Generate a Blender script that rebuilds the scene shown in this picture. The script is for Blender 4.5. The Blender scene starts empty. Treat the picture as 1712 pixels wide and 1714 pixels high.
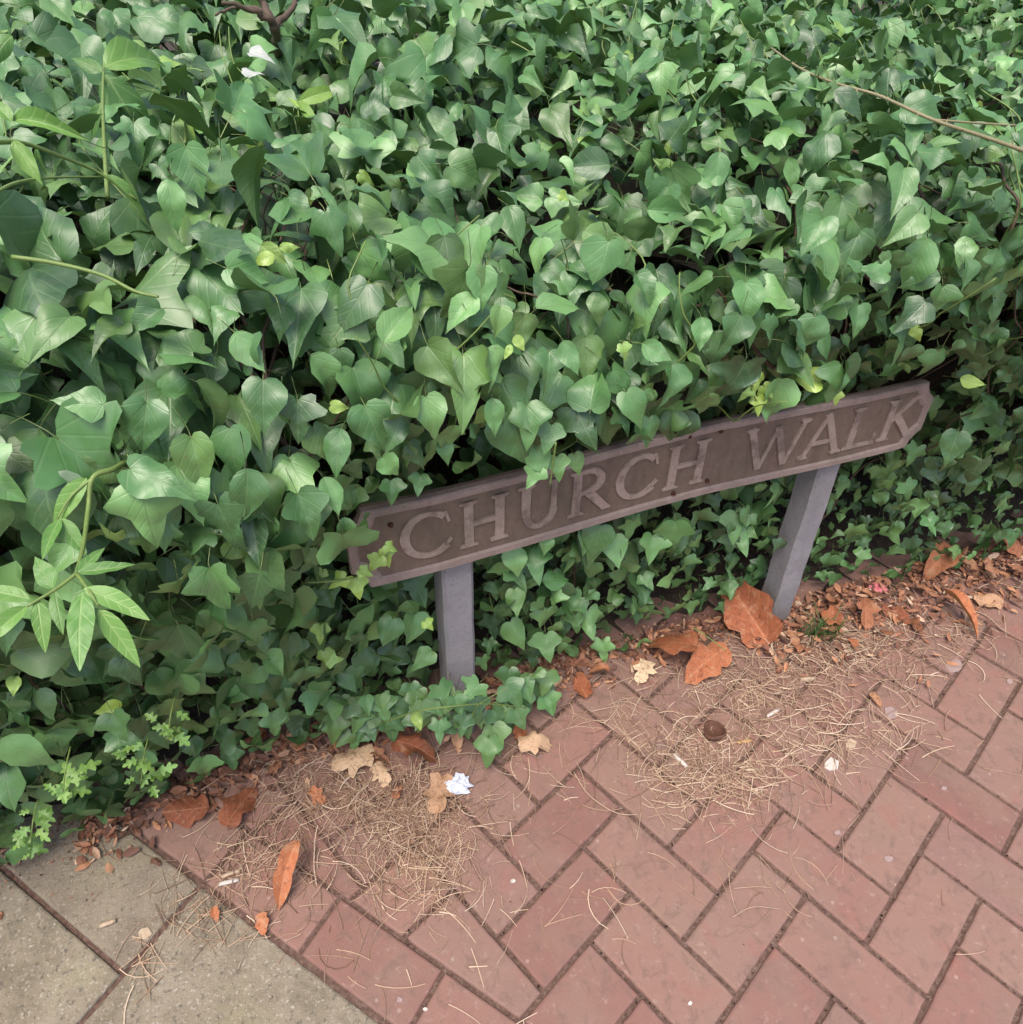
import bpy, math
import numpy as np
from mathutils import Matrix, Vector
sc = bpy.context.scene
rng = np.random.default_rng(11)
R_ = math.radians

# ------------------------------------------------------------------ camera
FPX, PITCH, ROLL, CAMH = 1242.3, R_(42.839), R_(2.379), 1.244
def cam_rows():
    f = np.array([0, math.cos(PITCH), -math.sin(PITCH)])
    d = np.array([0, -math.sin(PITCH), -math.cos(PITCH)])
    B = np.stack([np.array([1.0, 0, 0]), d, f])
    c, s = math.cos(ROLL), math.sin(ROLL)
    return np.array([[c, -s, 0], [s, c, 0], [0, 0, 1.0]]) @ B
M0 = cam_rows()
cd = bpy.data.cameras.new("camera"); cam = bpy.data.objects.new("camera", cd)
sc.collection.objects.link(cam); sc.camera = cam
cd.sensor_fit = 'HORIZONTAL'; cd.sensor_width = 36.0; cd.lens = FPX / 1712 * 36.0
cd.clip_start = 0.02; cd.clip_end = 500
rot = Matrix([M0[0], -M0[1], -M0[2]]).transposed()
cam.matrix_world = Matrix.Translation((0, 0, CAMH)) @ rot.to_4x4()

# ------------------------------------------------------------------ world, sun, exposure
SUN_EL, SUN_AZ = 70.0, 205.0      # azimuth of the sun, clockwise from +Y
w = bpy.data.worlds.new("World"); sc.world = w; w.use_nodes = True
nt = w.node_tree; nt.nodes.clear()
sky = nt.nodes.new('ShaderNodeTexSky'); sky.sky_type = 'NISHITA'; sky.sun_disc = False
sky.sun_elevation = R_(SUN_EL); sky.sun_rotation = R_(SUN_AZ)
sky.air_density = 1.0; sky.dust_density = 4.0; sky.ozone_density = 0.6
bg = nt.nodes.new('ShaderNodeBackground'); bg.inputs[1].default_value = 0.15
wo = nt.nodes.new('ShaderNodeOutputWorld')
nt.links.new(sky.outputs[0], bg.inputs[0]); nt.links.new(bg.outputs[0], wo.inputs[0])
sd = bpy.data.lights.new("sun", 'SUN'); sun = bpy.data.objects.new("sun", sd); sc.collection.objects.link(sun)
sd.energy = 1.7; sd.angle = R_(30); sd.color = (1.0, 0.93, 0.86)
az = R_(SUN_AZ); el = R_(SUN_EL)
sdir = Vector((math.sin(az) * math.cos(el), math.cos(az) * math.cos(el), math.sin(el)))
sun.rotation_euler = sdir.to_track_quat('Z', 'Y').to_euler()
sc.view_settings.view_transform = 'Standard'; sc.view_settings.look = 'None'
sc.view_settings.gamma = 1.0; sc.view_settings.exposure = 0.66

# ------------------------------------------------------------------ frames
def ray(x, y): return M0.T @ np.array([(x - 856) / FPX, (y - 857) / FPX, 1.0])
def G(x, y, z=0.0):                       # where a sight line meets the ground
    d = ray(x, y); t = (z - CAMH) / d[2]; p = d * t; return np.array([p[0], p[1], z])
O = np.array([-0.0681, 0.7216, 0.0]); YAW, TILT, LEAN = 0.424, -0.0253, 0.0972
D = np.array([math.cos(YAW), math.sin(YAW), 0]); N = np.array([math.sin(YAW), -math.cos(YAW), 0]); Z = np.array([0, 0, 1.0])
def HW(s, n, z):                          # hedge frame: along, towards the pavement, up
    s = np.asarray(s, float)[..., None]; n = np.asarray(n, float)[..., None]; z = np.asarray(z, float)[..., None]
    return O + D * s + N * n + Z * z
def HP(x, y, n):                          # where a sight line meets the plane n of the hedge frame
    r = ray(x, y); C = np.array([0, 0, CAMH]); t = ((O + N * n - C) @ N) / (r @ N); X = C + r * t - O
    return float(X @ D), float(X[2])
def PK(x, y, n):
    s, z = HP(x, y, n)
    if z <= 0.80: return HW(s, n, z)
    r = ray(x, y); off = n - 0.08; t = 0.3     # march over the rounded shoulder to the top
    while t < 6:
        p = np.array([0, 0, CAMH]) + r * t; q = p - O; qn = q @ N
        if qn <= n and p[2] <= np.interp(-qn, [-.12, -.085, -.01, .10, .30, .60, 1.0, 1.5], [.72, .80, .885, .925, .955, .99, 1.02, 1.03]) + off * .6: return p
        t += 0.002
    return p
up_ = Z * math.cos(LEAN) - N * math.sin(LEAN)
SX = D * math.cos(TILT) + up_ * math.sin(TILT); SZ = -D * math.sin(TILT) + up_ * math.cos(TILT); SN = np.cross(SX, SZ)

# ------------------------------------------------------------------ helpers
def lin(r, g, b):
    f = lambda c: (c / 255 / 12.92) if c / 255 <= 0.04045 else ((c / 255 + 0.055) / 1.055) ** 2.4
    return (f(r), f(g), f(b), 1)
def mesh_obj(name, V, F, mat=None, parent=None, smooth=False, attrs=None):
    V = np.asarray(V, float); me = bpy.data.meshes.new(name)
    if isinstance(F, np.ndarray):
        k = F.shape[1]; me.vertices.add(len(V)); me.vertices.foreach_set('co', V.ravel())
        me.loops.add(F.size); me.loops.foreach_set('vertex_index', F.ravel().astype(np.int32))
        me.polygons.add(len(F)); me.polygons.foreach_set('loop_start', np.arange(0, F.size, k, dtype=np.int32))
        me.polygons.foreach_set('loop_total', np.full(len(F), k, np.int32)); me.update(calc_edges=True)
    else:
        me.from_pydata([tuple(v) for v in V], [], F); me.update()
    if attrs:
        for nm, (ty, arr) in attrs.items():
            a = me.attributes.new(nm, ty, 'POINT')
            a.data.foreach_set('vector' if ty == 'FLOAT_VECTOR' else 'value' if ty == 'FLOAT' else 'color', np.asarray(arr, np.float32).ravel())
    if smooth: me.polygons.foreach_set('use_smooth', np.ones(len(me.polygons), bool))
    if mat: me.materials.append(mat)
    o = bpy.data.objects.new(name, me); sc.collection.objects.link(o)
    if parent: o.parent = parent
    return o
def tag(o, label, cat, group=None):
    o['label'] = label; o['category'] = cat
    if group: o['group'] = group
    return o
def recenter(o):                          # put the origin of a top-level mesh at its own base
    me = o.data; c = np.zeros(len(me.vertices) * 3); me.vertices.foreach_get('co', c); c = c.reshape(-1, 3)
    b = np.array([c[:, 0].mean(), c[:, 1].mean(), c[:, 2].min()]); me.vertices.foreach_set('co', (c - b).ravel()); me.update()
    o.location = b; return o
def empty(name, label, cat, group=None):
    o = bpy.data.objects.new(name, None); sc.collection.objects.link(o); o.empty_display_size = 0.1
    return tag(o, label, cat, group)
def kind(o, k): o['kind'] = k; return o
class MB:
    def __init__(s): s.v = []; s.f = []; s.c = []
    def add(s, V, F, c=0.0):
        b = len(s.v); s.v += [tuple(v) for v in V]; s.f += [tuple(i + b for i in f) for f in F]; s.c += [c] * len(V)
    def obj(s, name, mat, parent=None, smooth=False):
        return mesh_obj(name, s.v, s.f, mat, parent, smooth, {'rnd': ('FLOAT', s.c)})
def tube_vf(P, r, k=6):
    P = np.asarray(P, float); n = len(P); r = np.broadcast_to(np.asarray(r, float), (n,))
    T = np.gradient(P, axis=0); T /= np.linalg.norm(T, axis=1)[:, None] + 1e-12
    a = np.array([0.31, 0.22, 0.93]); A = np.cross(T, a); A /= np.linalg.norm(A, axis=1)[:, None] + 1e-9; B = np.cross(T, A)
    th = np.arange(k) * 2 * math.pi / k
    V = P[:, None] + r[:, None, None] * (A[:, None] * np.cos(th)[None, :, None] + B[:, None] * np.sin(th)[None, :, None])
    F = [(i * k + j, i * k + (j + 1) % k, (i + 1) * k + (j + 1) % k, (i + 1) * k + j) for i in range(n - 1) for j in range(k)]
    F += [tuple(range(k))[::-1], tuple((n - 1) * k + j for j in range(k))]
    return V.reshape(-1, 3), F
def smooth_path(P, m=6):
    P = [np.asarray(p, float) for p in P]; P = [2 * P[0] - P[1]] + P + [2 * P[-1] - P[-2]]; out = []
    for i in range(1, len(P) - 2):
        for t in np.linspace(0, 1, m, endpoint=False):
            a, b, c, d = P[i - 1:i + 3]
            out.append(0.5 * (2 * b + (c - a) * t + (2 * a - 5 * b + 4 * c - d) * t * t + (3 * b - a - 3 * c + d) * t ** 3))
    out.append(P[-2]); return np.array(out)

# ------------------------------------------------------------------ material helpers
class NT:
    def __init__(s, name):
        s.m = bpy.data.materials.new(name); s.m.use_nodes = True; s.t = s.m.node_tree; s.t.nodes.clear()
        s.out = s.t.nodes.new('ShaderNodeOutputMaterial')
    def n(s, ty, **kw):
        nd = s.t.nodes.new('ShaderNode' + ty); ins = kw.pop('ins', {})
        for k, v in kw.items(): setattr(nd, k, v)
        for k, v in ins.items():
            if isinstance(v, bpy.types.NodeSocket): s.t.links.new(v, nd.inputs[k])
            else: nd.inputs[k].default_value = v
        return nd
    def math(s, op, a, b=0.0, c=0.0, clamp=False):
        return s.n('Math', operation=op, use_clamp=clamp, ins={0: a, 1: b, 2: c}).outputs[0]
    def mix(s, f, a, b, blend='MIX'):
        return s.n('Mix', data_type='RGBA', blend_type=blend, clamp_factor=True, ins={0: f, 6: a, 7: b}).outputs[2]
    def noise(s, scale, detail=4, rough=0.55, vec=None, dist=0.0):
        ins = {'Scale': scale, 'Detail': detail, 'Roughness': rough, 'Distortion': dist}
        if vec is not None: ins['Vector'] = vec
        return s.n('TexNoise', ins=ins).outputs[0]
    def vor(s, scale, vec=None, feature='F1'):
        ins = {'Scale': scale}
        if vec is not None: ins['Vector'] = vec
        return s.n('TexVoronoi', feature=feature, ins=ins)
    def ramp(s, f, stops):
        r = s.n('ValToRGB', ins={0: f}); e = r.color_ramp.elements
        while len(e) < len(stops): e.new(0.5)
        for el_, (p, c) in zip(e, stops): el_.position = p; el_.color = c if len(c) == 4 else (*c, 1)
        return r.outputs[0]
    def sstep(s, x, a, b): return s.n('MapRange', interpolation_type='SMOOTHSTEP', ins={0: x, 1: a, 2: b, 3: 0.0, 4: 1.0}).outputs[0]
    def pos(s): return s.n('NewGeometry').outputs['Position']
    def obj(s): return s.n('TexCoord').outputs['Object']
    def attr(s, name): return s.n('Attribute', attribute_name=name)
    def bump(s, h, strength, dist): return s.n('Bump', ins={'Height': h, 'Strength': strength, 'Distance': dist}).outputs[0]
    def done(s, shader): s.t.links.new(shader, s.out.inputs[0]); return s.m
    def bsdf(s, col, rough=0.8, normal=None, **kw):
        ins = {'Base Color': col, 'Roughness': rough}; ins.update(kw)
        if normal is not None: ins['Normal'] = normal
        return s.n('BsdfPrincipled', ins=ins).outputs[0]

def leaf_material(name, dark, mid, light, young=(0.28, 0.40, 0.06, 1), rough=0.40, vein=(0.16, 0.26, 0.10, 1), under=(0.16, 0.24, 0.10, 1), spec=0.5, transl=0.18):
    t = NT(name); a = t.attr('leaf').outputs['Color']; sp = t.n('SeparateColor', ins={0: a}); hue, tone, yng = sp.outputs
    uv = t.attr('luv').outputs['Vector']; sx = t.n('SeparateXYZ', ins={0: uv}); x, y, pet = sx.outputs
    base = t.ramp(hue, [(0.0, dark), (0.5, mid), (1.0, light)])
    P = t.pos(); nz = t.noise(70, 4, 0.6, P); n2 = t.noise(9, 3, 0.5, P)
    base = t.mix(t.math('MULTIPLY', nz, 0.5), base, light)
    base = t.mix(t.math('MULTIPLY', t.sstep(n2, 0.5, 0.75), 0.35), base, dark)
    base = t.mix(t.math('MULTIPLY', t.sstep(t.math('FRACT', t.math('MULTIPLY', hue, 37.0)), .62, 1.0), .55), base, (0.135, 0.225, 0.05, 1)) if name == 'ivy_leaf' else base
    if name == 'ivy_leaf':
        base = t.mix(t.math('MULTIPLY', t.sstep(t.noise(210, 3, 0.6, P), .66, .72), .55), base, (0.16, 0.11, 0.05, 1))
        base = t.mix(t.math('MULTIPLY', t.sstep(t.noise(26, 5, 0.7, P), .5, .75), .4), base, (0.13, 0.17, 0.11, 1))
    base = t.mix(yng, base, young)
    ax = t.math('ABSOLUTE', x); v = t.math('LESS_THAN', t.math('MULTIPLY', ax, 1.0), 0.012)
    dists = [ax]
    for ang, y0 in ((38, 0.06), (72, 0.04), (40, 0.28), (42, 0.48), (44, 0.66)):   # side veins leave the midrib
        s_, c_ = math.sin(R_(ang)), math.cos(R_(ang))
        dists.append(t.math('ABSOLUTE', t.math('SUBTRACT', t.math('MULTIPLY', ax, c_), t.math('MULTIPLY', t.math('SUBTRACT', y, y0), s_))))
    dmin = dists[1]
    for q in dists[2:]: dmin = t.math('MINIMUM', dmin, q)
    v1 = t.math('SUBTRACT', 1.0, t.sstep(ax, 0.004, 0.024)); v2 = t.math('SUBTRACT', 1.0, t.sstep(dmin, 0.002, 0.02))
    vm = t.math('MAXIMUM', t.math('MULTIPLY', v1, 0.75), t.math('MULTIPLY', v2, 0.38))
    base = t.mix(vm, base, t.mix(0.5, vein, base))
    if name == 'dry_leaf':
        base = t.mix(t.math('MULTIPLY', t.sstep(t.noise(130, 5, 0.7, P, 1.0), .48, .68), .75), base, (0.10, 0.04, 0.025, 1))
        base = t.mix(t.math('MULTIPLY', t.sstep(t.noise(55, 4, 0.6, P), .52, .7), .5), base, (0.45, 0.28, 0.17, 1))
    base = t.mix(pet, base, (0.20, 0.26, 0.07, 1))
    br = t.math('MULTIPLY_ADD', tone, 0.75, 0.65)
    base = t.n('Mix', data_type='RGBA', blend_type='MULTIPLY', ins={0: 1.0, 6: base, 7: t.n('CombineColor', ins={0: br, 1: br, 2: br}).outputs[0]}).outputs[2]
    back = t.n('NewGeometry').outputs['Backfacing']
    base = t.mix(t.math('MULTIPLY', back, 0.55), base, under)
    vor = t.vor(95, uv_scale(t, uv)).outputs['Distance'] if False else t.noise(160, 2, 0.5, P)
    h = t.math('SUBTRACT', t.math('MULTIPLY', vor, 0.4), t.math('MULTIPLY', vm, 1.0))
    nrm = t.bump(h, 0.35, 0.0012)
    sh = t.bsdf(base, t.math('MULTIPLY_ADD', nz, 0.25, rough - 0.1), nrm, **{'Specular IOR Level': spec})
    tr = t.n('BsdfTranslucent', ins={'Color': t.mix(0.5, base, (0.25, 0.42, 0.05, 1)), 'Normal': nrm}).outputs[0]
    return t.done(t.n('MixShader', ins={0: transl, 1: sh, 2: tr}).outputs[0])

M = {}
M['ivy'] = leaf_material('ivy_leaf', (0.016, 0.058, 0.020, 1), (0.058, 0.165, 0.046, 1), (0.165, 0.335, 0.105, 1), under=(0.09, 0.185, 0.06, 1), spec=0.85, transl=0.08, rough=0.43)
M['shrub'] = leaf_material('shrub_leaf', (0.045, 0.125, 0.032, 1), (0.085, 0.20, 0.045, 1), (0.13, 0.275, 0.06, 1), rough=0.42, vein=(0.3, 0.42, 0.15, 1))
M['dry'] = leaf_material('dry_leaf', (0.19, 0.048, 0.025, 1), (0.36, 0.105, 0.045, 1), (0.47, 0.19, 0.09, 1), young=(0.56, 0.43, 0.28, 1), rough=0.7, vein=(0.55, 0.27, 0.14, 1), under=(0.42, 0.2, 0.1, 1), spec=0.3, transl=0.1)

def mat_brick():
    t = NT('clay_brick'); P = t.pos(); r = t.attr('rnd').outputs['Fac']
    base = t.ramp(r, [(0.0, (0.225, 0.106, 0.086)), (0.35, (0.28, 0.143, 0.114)), (0.7, (0.28, 0.163, 0.126)), (1.0, (0.255, 0.141, 0.118))])
    base = t.mix(t.math('MULTIPLY', t.sstep(t.noise(11, 3, 0.5, P), 0.42, 0.68), 0.55), base, (0.262, 0.170, 0.130, 1))
    base = t.mix(t.math('MULTIPLY', t.sstep(t.noise(17, 2, 0.5, P, 0.6), 0.58, 0.74), 0.5), base, (0.30, 0.118, 0.096, 1))
    g = t.noise(420, 3, 0.7, P); base = t.mix(t.math('MULTIPLY', g, 0.45), base, (0.20, 0.12, 0.095, 1))
    base = t.mix(t.math('MULTIPLY', t.sstep(t.noise(4.5, 6, 0.7, P), 0.5, 0.7), 0.4), base, (0.155, 0.105, 0.085, 1))
    base = t.mix(t.math('MULTIPLY', t.sstep(t.noise(38, 5, 0.75, P, 0.8), 0.50, 0.66), 0.6), base, (0.16, 0.10, 0.08, 1))
    base = t.mix(t.math('MULTIPLY', t.sstep(t.noise(62, 5, 0.75, P), 0.56, 0.72), 0.45), base, (0.40, 0.29, 0.24, 1))
    vd = t.vor(26, P); base = t.mix(t.math('MULTIPLY', t.math('SUBTRACT', 1.0, t.sstep(vd.outputs['Distance'], 0.03, 0.11)), 0.35), base, (0.50, 0.40, 0.36, 1))
    vs = t.vor(150, P); base = t.mix(t.math('MULTIPLY', t.math('SUBTRACT', 1.0, t.sstep(vs.outputs['Distance'], 0.05, 0.2)), 0.3), base, (0.13, 0.08, 0.065, 1))
    h = t.math('ADD', t.math('MULTIPLY', g, 0.5), t.noise(60, 4, 0.6, P))
    return t.done(t.bsdf(base, 0.82, t.bump(h, 0.5, 0.0018)))
M['brick'] = mat_brick()
def mat_slab():
    t = NT('concrete_slab'); P = t.pos(); r = t.attr('rnd').outputs['Fac']
    base = t.ramp(t.noise(14, 6, 0.7, P), [(0.3, (0.16, 0.132, 0.092)), (0.5, (0.248, 0.208, 0.15)), (0.7, (0.315, 0.268, 0.205))])
    base = t.mix(t.math('MULTIPLY', t.sstep(t.noise(7, 4, 0.6, P), 0.5, 0.7), 0.5), base, (0.26, 0.235, 0.13, 1))
    base = t.mix(t.math('MULTIPLY', t.sstep(t.noise(105, 4, 0.75, P), 0.53, 0.66), 0.85), base, (0.11, 0.095, 0.075, 1))
    base = t.mix(t.math('MULTIPLY', t.sstep(t.noise(190, 3, 0.7, P), 0.56, 0.68), 0.8), base, (0.44, 0.40, 0.34, 1))
    base = t.mix(t.math('MULTIPLY', r, 0.25), base, (0.21, 0.16, 0.13, 1))
    h = t.math('ADD', t.noise(110, 4, 0.7, P), t.math('MULTIPLY', t.noise(300, 2, 0.7, P), 0.5))
    return t.done(t.bsdf(base, 0.9, t.bump(h, 0.8, 0.003)))
M['slab'] = mat_slab()
def mat_soil(name, a, b, c, sc1=60):
    t = NT(name); P = t.pos()
    base = t.ramp(t.noise(sc1, 6, 0.75, P), [(0.3, a), (0.5, b), (0.72, c)])
    return t.done(t.bsdf(base, 0.95, t.bump(t.noise(sc1 * 3, 5, 0.75, P), 1.0, 0.004)))
M['joint'] = mat_soil('joint_dirt', (0.085, 0.046, 0.034), (0.18, 0.105, 0.08), (0.32, 0.22, 0.17), 150)
M['soil'] = mat_soil('soil', (0.02, 0.014, 0.01), (0.05, 0.034, 0.024), (0.11, 0.075, 0.05))
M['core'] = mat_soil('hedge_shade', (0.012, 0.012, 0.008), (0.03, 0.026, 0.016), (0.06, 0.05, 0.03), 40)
def mat_sign(name, a, b, lichen, bs=0.5):
    t = NT(name); P = t.pos(); base = t.mix(t.noise(45, 6, 0.7, P), a, b)
    base = t.mix(t.math('MULTIPLY', t.sstep(t.noise(13, 4, 0.6, P), 0.48, 0.66), 0.4), base, lichen)
    base = t.mix(t.math('MULTIPLY', t.sstep(t.noise(260, 3, 0.7, P), 0.56, 0.7), 0.5), base, b)
    base = t.mix(t.math('MULTIPLY', t.sstep(t.noise(120, 3, 0.6, P), 0.6, 0.72), 0.5), base, a)
    gz = t.noise(9, 5, 0.7, t.n('Mapping', ins={0: P, 3: (3, 3, 0.8)}).outputs[0]); base = t.mix(t.math('MULTIPLY', t.sstep(gz, .46, .66), .5), base, a)
    base = t.mix(t.math('MULTIPLY', t.sstep(t.noise(75, 4, 0.7, P), .6, .7), .4), base, lichen)
    if name == 'worn_lettering':
        base = t.mix(t.math('MULTIPLY', t.sstep(t.noise(24, 5, 0.7, P), .46, .64), .75), base, (0.15, 0.105, 0.085, 1))
    if name == 'concrete_post':
        base = t.mix(t.math('MULTIPLY', t.sstep(t.noise(180, 4, .7, P), .55, .66), .5), base, (0.12, 0.115, 0.12, 1))
        zz = t.n('SeparateXYZ', ins={0: P}).outputs[2]; spl = t.math('MULTIPLY', t.sstep(t.math('ADD', zz, t.math('MULTIPLY', t.noise(30, 5, .7, P), .12)), .17, .05), .6); base = t.mix(spl, base, (0.11, 0.085, 0.06, 1))
    return t.done(t.bsdf(base, 0.85, t.bump(t.math('ADD', t.noise(220, 4, 0.7, P), t.noise(50, 4, 0.6, P)), bs, 0.002)))
M['board'] = mat_sign('weathered_board', (0.115, 0.078, 0.058, 1), (0.265, 0.185, 0.140, 1), (0.14, 0.125, 0.08, 1))
M['rim'] = mat_sign('weathered_rim', (0.24, 0.175, 0.150, 1), (0.42, 0.32, 0.28, 1), (0.17, 0.14, 0.10, 1))
M['letter'] = mat_sign('worn_lettering', (0.29, 0.21, 0.175, 1), (0.47, 0.36, 0.30, 1), (0.24, 0.20, 0.145, 1))
M['post'] = mat_sign('concrete_post', (0.22, 0.21, 0.22, 1), (0.36, 0.34, 0.352, 1), (0.24, 0.22, 0.21, 1), 0.4)
M['rust'] = mat_sign('rusty_bolt', (0.04, 0.012, 0.008, 1), (0.12, 0.035, 0.02, 1), (0.05, 0.02, 0.015, 1))
def flat(name, col, rough=0.7, var=0.25, sc1=120, **kw):
    t = NT(name); P = t.pos(); c2 = tuple(c * (1 - 2 * var) for c in col[:3]) + (1,)
    base = t.mix(t.noise(sc1, 4, 0.6, P), c2, tuple(col[:3]) + (1,))
    return t.done(t.bsdf(base, rough, t.bump(t.noise(sc1 * 2, 3, 0.6, P), 0.3, 0.001), **kw))
M['bark'] = flat('ivy_bark', (0.13, 0.085, 0.055)); M['green_stem'] = flat('green_stem', (0.22, 0.32, 0.08), 0.5)
M['bramble'] = flat('bramble_stem', (0.34, 0.30, 0.16), 0.6); M['paper'] = flat('paper', (0.62, 0.56, 0.51), 0.8, 0.08)
M['foil'] = flat('crumpled_wrapper', (0.72, 0.76, 0.88), 0.3, 0.12); M['pink'] = flat('pink_wrapper', (0.75, 0.22, 0.25), 0.5, 0.15)
M['gum'] = flat('old_gum', (0.38, 0.27, 0.25), 0.8, 0.12); M['shell'] = flat('nut_husk', (0.17, 0.075, 0.045), 0.8, 0.35, 60)
M['wood'] = flat('bleached_wood', (0.62, 0.47, 0.33), 0.8); M['grass'] = flat('grass_blade', (0.07, 0.15, 0.035), 0.6)
M['cork'] = flat('tan_filter', (0.60, 0.36, 0.16), 0.8)
def mat_rnd(name, stops, rough=0.75):
    t = NT(name); r = t.attr('rnd').outputs['Fac']
    return t.done(t.bsdf(t.ramp(r, stops), rough))
M['needle'] = mat_rnd('dry_needle', [(0, (0.22, 0.13, 0.085)), (0.4, (0.42, 0.27, 0.18)), (0.75, (0.52, 0.37, 0.25)), (1, (0.68, 0.54, 0.40))])
M['crumb'] = mat_rnd('brown_debris', [(0, (0.06, 0.03, 0.02)), (0.4, (0.15, 0.07, 0.045)), (0.62, (0.30, 0.13, 0.075)), (0.8, (0.48, 0.23, 0.12)), (1, (0.58, 0.42, 0.30))])

# ------------------------------------------------------------------ ground
k = 80.0
ground = kind(mesh_obj('ground', [(-k, -k, -0.03), (k, -k, -0.03), (k, k, -0.03), (-k, k, -0.03)], [(0, 1, 2, 3)], M['soil']), 'structure')
ANG = R_(-29.0); TD = np.array([math.cos(ANG), math.sin(ANG)]); TN = np.array([-math.sin(ANG), math.cos(ANG)])
def clip(poly, nrm, c):                   # keep nrm.p >= c
    out = []
    for i in range(len(poly)):
        a, b = poly[i], poly[(i + 1) % len(poly)]; da, db = nrm @ a - c, nrm @ b - c
        if da >= 0: out.append(a)
        if da * db < 0: out.append(a + (b - a) * da / (da - db))
    return out
def inset(poly, d):
    n = len(poly); out = []
    for i in range(n):
        p0, p1, p2 = poly[i - 1], poly[i], poly[(i + 1) % n]
        e1 = p1 - p0; e2 = p2 - p1; l1 = np.linalg.norm(e1); l2 = np.linalg.norm(e2)
        if l1 < 1e-6 or l2 < 1e-6: return None
        n1 = np.array([-e1[1], e1[0]]) / l1; n2 = np.array([-e2[1], e2[0]]) / l2; b = n1 + n2; bb = b @ b
        if bb < 0.05: return None
        out.append(p1 + b * (2 * d / bb) )
    return out
def area(p): return 0.5 * sum(p[i][0] * p[(i + 1) % len(p)][1] - p[(i + 1) % len(p)][0] * p[i][1] for i in range(len(p)))
def rough_edge(poly, amp, step=0.013):
    out = []
    for i in range(len(poly)):
        p, q = poly[i], poly[(i + 1) % len(poly)]; L = np.linalg.norm(q - p); m = max(1, int(L / step)); nr = np.array([-(q - p)[1], (q - p)[0]]) / (L + 1e-9)
        for j in range(m):
            t = j / m; out.append(p + (q - p) * t + nr * (abs(rng.normal(0, amp)) if j else amp * 1.5) + (0 if j else (q - p) / (L + 1e-9) * amp))
    return out
def paver(mb, poly, gap, ch, top, bot, rnd, wob=0.0015, rough=0.0005):
    if len(poly) < 3 or area(poly) < 4e-4: return
    a = inset(poly, gap); cc = np.mean(poly, 0)
    if a is not None and -.1 < cc[1] < 1.8 and abs(cc[0]) < 1.7: a = rough_edge(a, rough)
    if a is None or area(a) < 3e-4: return
    b = inset(a, ch)
    if b is None or area(b) < 1e-4: return
    tilt = rng.normal(0, wob, 2) * 3; c = np.mean(a, 0)
    def z(p, z0): return (p[0], p[1], z0 + tilt @ (p - c))
    n = len(a); m = inset(a, ch * 0.35)
    V = [z(p, bot) for p in a] + [z(p, top - ch * 0.9) for p in a] + [z(p, top - ch * 0.25) for p in m] + [z(p, top) for p in b]
    F = []
    for L in range(3): F += [(L * n + i, L * n + (i + 1) % n, (L + 1) * n + (i + 1) % n, (L + 1) * n + i) for i in range(n)]
    F.append(tuple(3 * n + i for i in range(n))); mb.add(V, F, rnd)
# herringbone, fitted to the joints of the photograph (0.1 m grid)
YH = -0.76186; U = np.array([math.cos(YH), math.sin(YH)]); Vv = np.array([-math.sin(YH), math.cos(YH)])
# grid origin relative to the camera
g0 = np.array([1.36532907, 7.83119972]) * 0.1
def grid(u, v):                           # grid coords -> world metres
    p = np.array([u, v], float) * 0.1 + g0
    return U * p[0] + Vv * p[1]
mb = MB()
for row in range(-62, 40):
    for i in range(-62, 42):
        ph = (i - (1 - row)) % 4
        if ph == 0: q = [(i, row), (i + 2, row), (i + 2, row + 1), (i, row + 1)]
        elif ph == 2: q = [(i, row), (i + 1, row), (i + 1, row + 2), (i, row + 2)]
        else: continue
        P = [grid(*c) for c in q]; c = np.mean(P, 0)
        if abs(c[0]) > 3.0 or c[1] < -2.2 or c[1] > 2.6: continue
        hn = (np.array([c[0], c[1], 0]) - O) @ N
        if hn < -0.42: continue
        P = clip(P, TN, 0.266)
        if len(P) >= 3: paver(mb, P, 0.0027, 0.0042, rng.normal(0, 0.0010), -0.025, rng.random())
for kx in range(-12, 22):                 # stretcher course against the slabs
    t0 = -0.425 + 0.197 * kx; P = [TD * t0 + TN * 0.168, TD * (t0 + 0.197) + TN * 0.168, TD * (t0 + 0.197) + TN * 0.266, TD * t0 + TN * 0.266]
    c = np.mean(P, 0); hn = (np.array([c[0], c[1], 0]) - O) @ N
    if hn < -0.42: continue
    paver(mb, P, 0.0027, 0.0042, rng.normal(0, 0.0010), -0.025, rng.random())
kind(mb.obj('brick_pavement', M['brick']), 'structure')
def ground_sheet(name, z, mat, n0, n1):
    a = [HW(-4, n0, z), HW(4, n0, z), HW(4, n1, z), HW(-4, n1, z)]
    return kind(mesh_obj(name, a, [(0, 3, 2, 1)], mat), 'structure')
ground_sheet('joint_sand', -0.0046, M['joint'], -0.45, 3.4)
mb = MB(); TJ = -0.625
def rect(t0, t1, n0, n1): return [TD * t0 + TN * n0, TD * t1 + TN * n0, TD * t1 + TN * n1, TD * t0 + TN * n1]
paver(mb, rect(TJ - 0.60, TJ, 0.020, 0.166), 0.003, 0.004, 0.0, -0.03, 0.9, 0.0006)
paver(mb, rect(TJ, TJ + 0.60, -0.434, 0.166), 0.003, 0.004, -0.001, -0.03, 0.2, 0.0006)
paver(mb, rect(TJ - 0.60, TJ, -0.58, 0.020), 0.003, 0.004, 0.001, -0.03, 0.0, 0.0006)
paver(mb, rect(TJ + 0.60, TJ + 1.20, -0.434, 0.166), 0.003, 0.004, 0.0, -0.03, 0.5, 0.0006)
paver(mb, rect(TJ, TJ + 0.60, -1.034, -0.434), 0.003, 0.004, 0.0, -0.03, 0.5, 0.0006)
paver(mb, rect(TJ + 0.60, TJ + 1.20, -1.034, -0.434), 0.003, 0.004, 0.0, -0.03, 0.1, 0.0006)
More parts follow.
